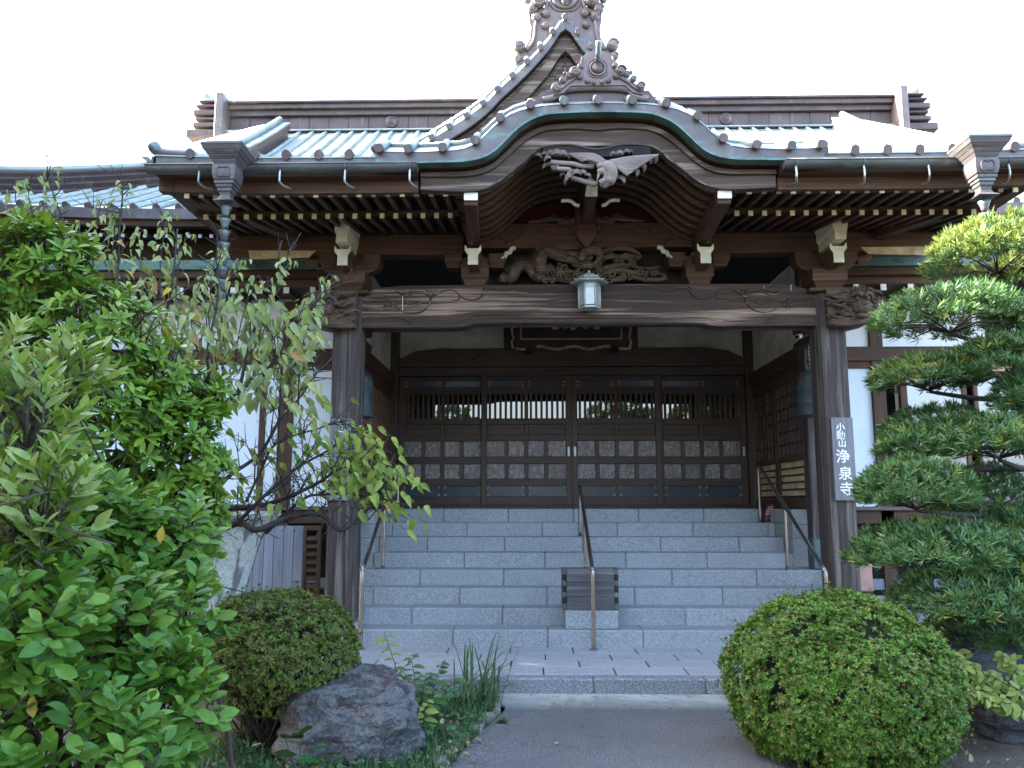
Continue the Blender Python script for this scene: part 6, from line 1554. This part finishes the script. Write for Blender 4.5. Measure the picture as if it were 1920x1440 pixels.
for k in range(1500):
    x = G.uniform(-2.4, -.88); y = G.uniform(4.3, 6.7)
    if x > np.interp(y, [4.2, 5, 6, 6.7], [-1.2, -1.08, -.9, -.85])-.02 or noise.noise(Vector((x*3, y*3, 9))) < .0: continue
    LC.add((x, y, GZ+.01+G.random()*.07), norm(np.array([G.normal(), G.normal()-.3, .2])), norm(np.array([G.normal()*.4, -.3+G.normal()*.4, 1])), G.uniform(.4, 1.1))
foliage('ground_cover', leaf_t(.045, .032, .2, .2, 4), *LC.arrays(), ML_WEED)
TDd = leaf_t(.05, .026, .5, .35, 5)
foliage('leaf_litter', TDd, *L.arrays(), ML_DEAD)
dm = leaf_mesh(TDd, ML_DEAD, 'fallen_leaf')
for (x, y, lab) in ((1265, 1303, 'dead brown leaf lying on the pale strip below the kerb'), (868, 1412, 'dead tan leaf on the concrete path by its left edge'), (884, 1422, 'pale curled leaf on the path near the tan one'), (1128, 1209, 'dark red-brown leaf at the foot of the middle handrail'), (1000, 1302, 'small brown leaf against the kerb under the grass blades'), (1040, 1395, 'lone tan leaf lying in the middle of the concrete path')):
    zz = .012 if y < 1250 else GZ+.016
    p = atz(x, y, zz); o = link('fallen_leaf', dm, None, p, (.15, .2, x*.7), (.95, .95, .95)); tag(o, lab, 'leaf')
p = at(503, 1158, 5.30); o = link('fallen_leaf', dm, None, p, (.5, .3, .6), (1.2, 1.2, 1.2)); tag(o, 'dry tan leaf caught on top of the bronzed azalea', 'leaf')
# small seedling on the path edge
sdl = thing('seedling', 'tiny weed seedling on the path beside the grass blades', 'weed', tuple(atz(940, 1352, GZ)))
L = Leaves(); p = np.array(atz(940, 1352, GZ+.01)); rosette(L, p, up, 9, (55, 90), (.5, .8)); P, B, S = L.arrays(); singles(leaf_mesh(TW, ML_WEED), P, B, S, sdl)

# ---- leopard plants with round glossy leaves
def farf(label, px, py, Y, leaves):
    b = at(px, py, Y); t = thing('leopard_plant', label, 'plant', (b.x, b.y, GZ)); me = leaf_mesh(round_t(.062), ML_FARF); tw = []
    L = Leaves()
    for (x, y, dY, s) in leaves:
        p = np.array(at(x, y, Y+dY)); L.add(p, norm(np.array([G.normal()*.5, -.7, .25+G.normal()*.2])), norm(np.array([G.normal()*.25, -.35, 1])), s)
        tw.append(([np.array([b.x, b.y, GZ]), (p+np.array([b.x, b.y, GZ]))/2+np.array([0, 0, .05]), p], .004, .003))
    P, B, S = L.arrays(); singles(me, P, B, S, t); twigs('leaf_stalks', tw, M_TWIG, t)
farf('glossy round-leaved plant at the foot of the rock', 560, 1470, 4.35, [(535, 1385, .1, 1.0), (565, 1378, .15, .9), (590, 1400, .1, .9), (545, 1420, -.05, 1.1), (600, 1425, 0, 1.0), (575, 1440, -.1, 1.1), (625, 1415, .05, .9), (510, 1445, -.1, 1.1)])
farf('dark round-leaved plant under the broad-leaved shrub', 470, 1480, 4.2, [(470, 1400, .1, 1.0), (495, 1415, .05, .9), (440, 1425, 0, 1.0), (480, 1440, -.1, 1.0), (450, 1390, .2, .8)])
# ---- yellow-green vine on the dark rock
vn = thing('trailing_vine', 'yellow-green trailing vine hanging over the dark rock', 'vine', tuple(at(1900, 1300, 5.3)))
L = Leaves(); tw = []
for l in ([(1745, 1205), (1790, 1232), (1830, 1275), (1850, 1310)], [(1780, 1260), (1830, 1305), (1880, 1325), (1925, 1318)], [(1770, 1222), (1820, 1250), (1870, 1275), (1925, 1300)], [(1800, 1240), (1840, 1290), (1870, 1310), (1930, 1330)], [(1890, 1225), (1905, 1260), (1930, 1285)]):
    P = [np.array(p) for p in smoothline([tuple(at(x, y, 5.35+G.normal()*.05)) for x, y in l], 9)]; tw.append((P, .004, .003))
    for k, p in enumerate(P):
        for q in range(3): L.add(p+G.normal(size=3)*.02, norm(np.array([G.normal(), -.4+G.normal()*.3, -.4+G.normal()*.4])), norm(np.array([G.normal()*.4, -.8, .7])), G.uniform(.5, .9))
twigs('stems', tw, M_TWIG, vn); P, B, S = L.arrays(); singles(leaf_mesh(leaf_t(.085, .048, .2, .2, 5), ML_VINE), P, B, S, vn)

# ---- evergreen trees beyond the left edge of the yard and behind the viewer: they shade the yard and show in the door glass
TS = leaf_t(.42, .30, .3, .2, 3)
for (x, y, h, w, lab) in ((-11.5, -3.5, 13.5, 3.2, 'tall dark evergreen tree farthest forward along the left side of the yard'), (-11.2, 1.2, 13.5, 3.3, 'tall dark evergreen tree second along the left side of the yard'), (-11.5, 5.2, 12.9, 3.0, 'tall dark evergreen tree third along the left side of the yard'), (-12.0, 8.6, 13.4, 3.4, 'dark evergreen tree standing nearest the left wing of the hall'),
                       (-4.2, -13, 5.6, 2.3, 'round evergreen tree across the yard on the left'), (3.6, -14, 6.2, 2.6, 'round evergreen tree across the yard on the right')):
    t = thing('evergreen_tree', lab, 'tree', (x, y, GZ)); m = MB(); m.tube([(x, y, GZ), (x+.1, y, h*.4), (x, y+.1, h*.85)], [.26, .18, .06], 10); m.build('trunk', M_BARK, t)
    L = Leaves()
    for k in range(9000 if x < -8 else 1500):
        u = norm(G.normal(size=3)); f = G.uniform(.12, 1)**.5; z = h*.55+u[2]*h*.45*f; ww = w*(1-.35*max(0, u[2]))*(1+.25*noise.noise(Vector(tuple(u*2+x))))
        L.add((x+u[0]*ww*f, y+u[1]*ww*f, z), norm(u+G.normal(size=3)*.6), norm(u+up), G.uniform(.8, 1.5))
    foliage('crown', TS, *L.arrays(), ML_SHADE, t)
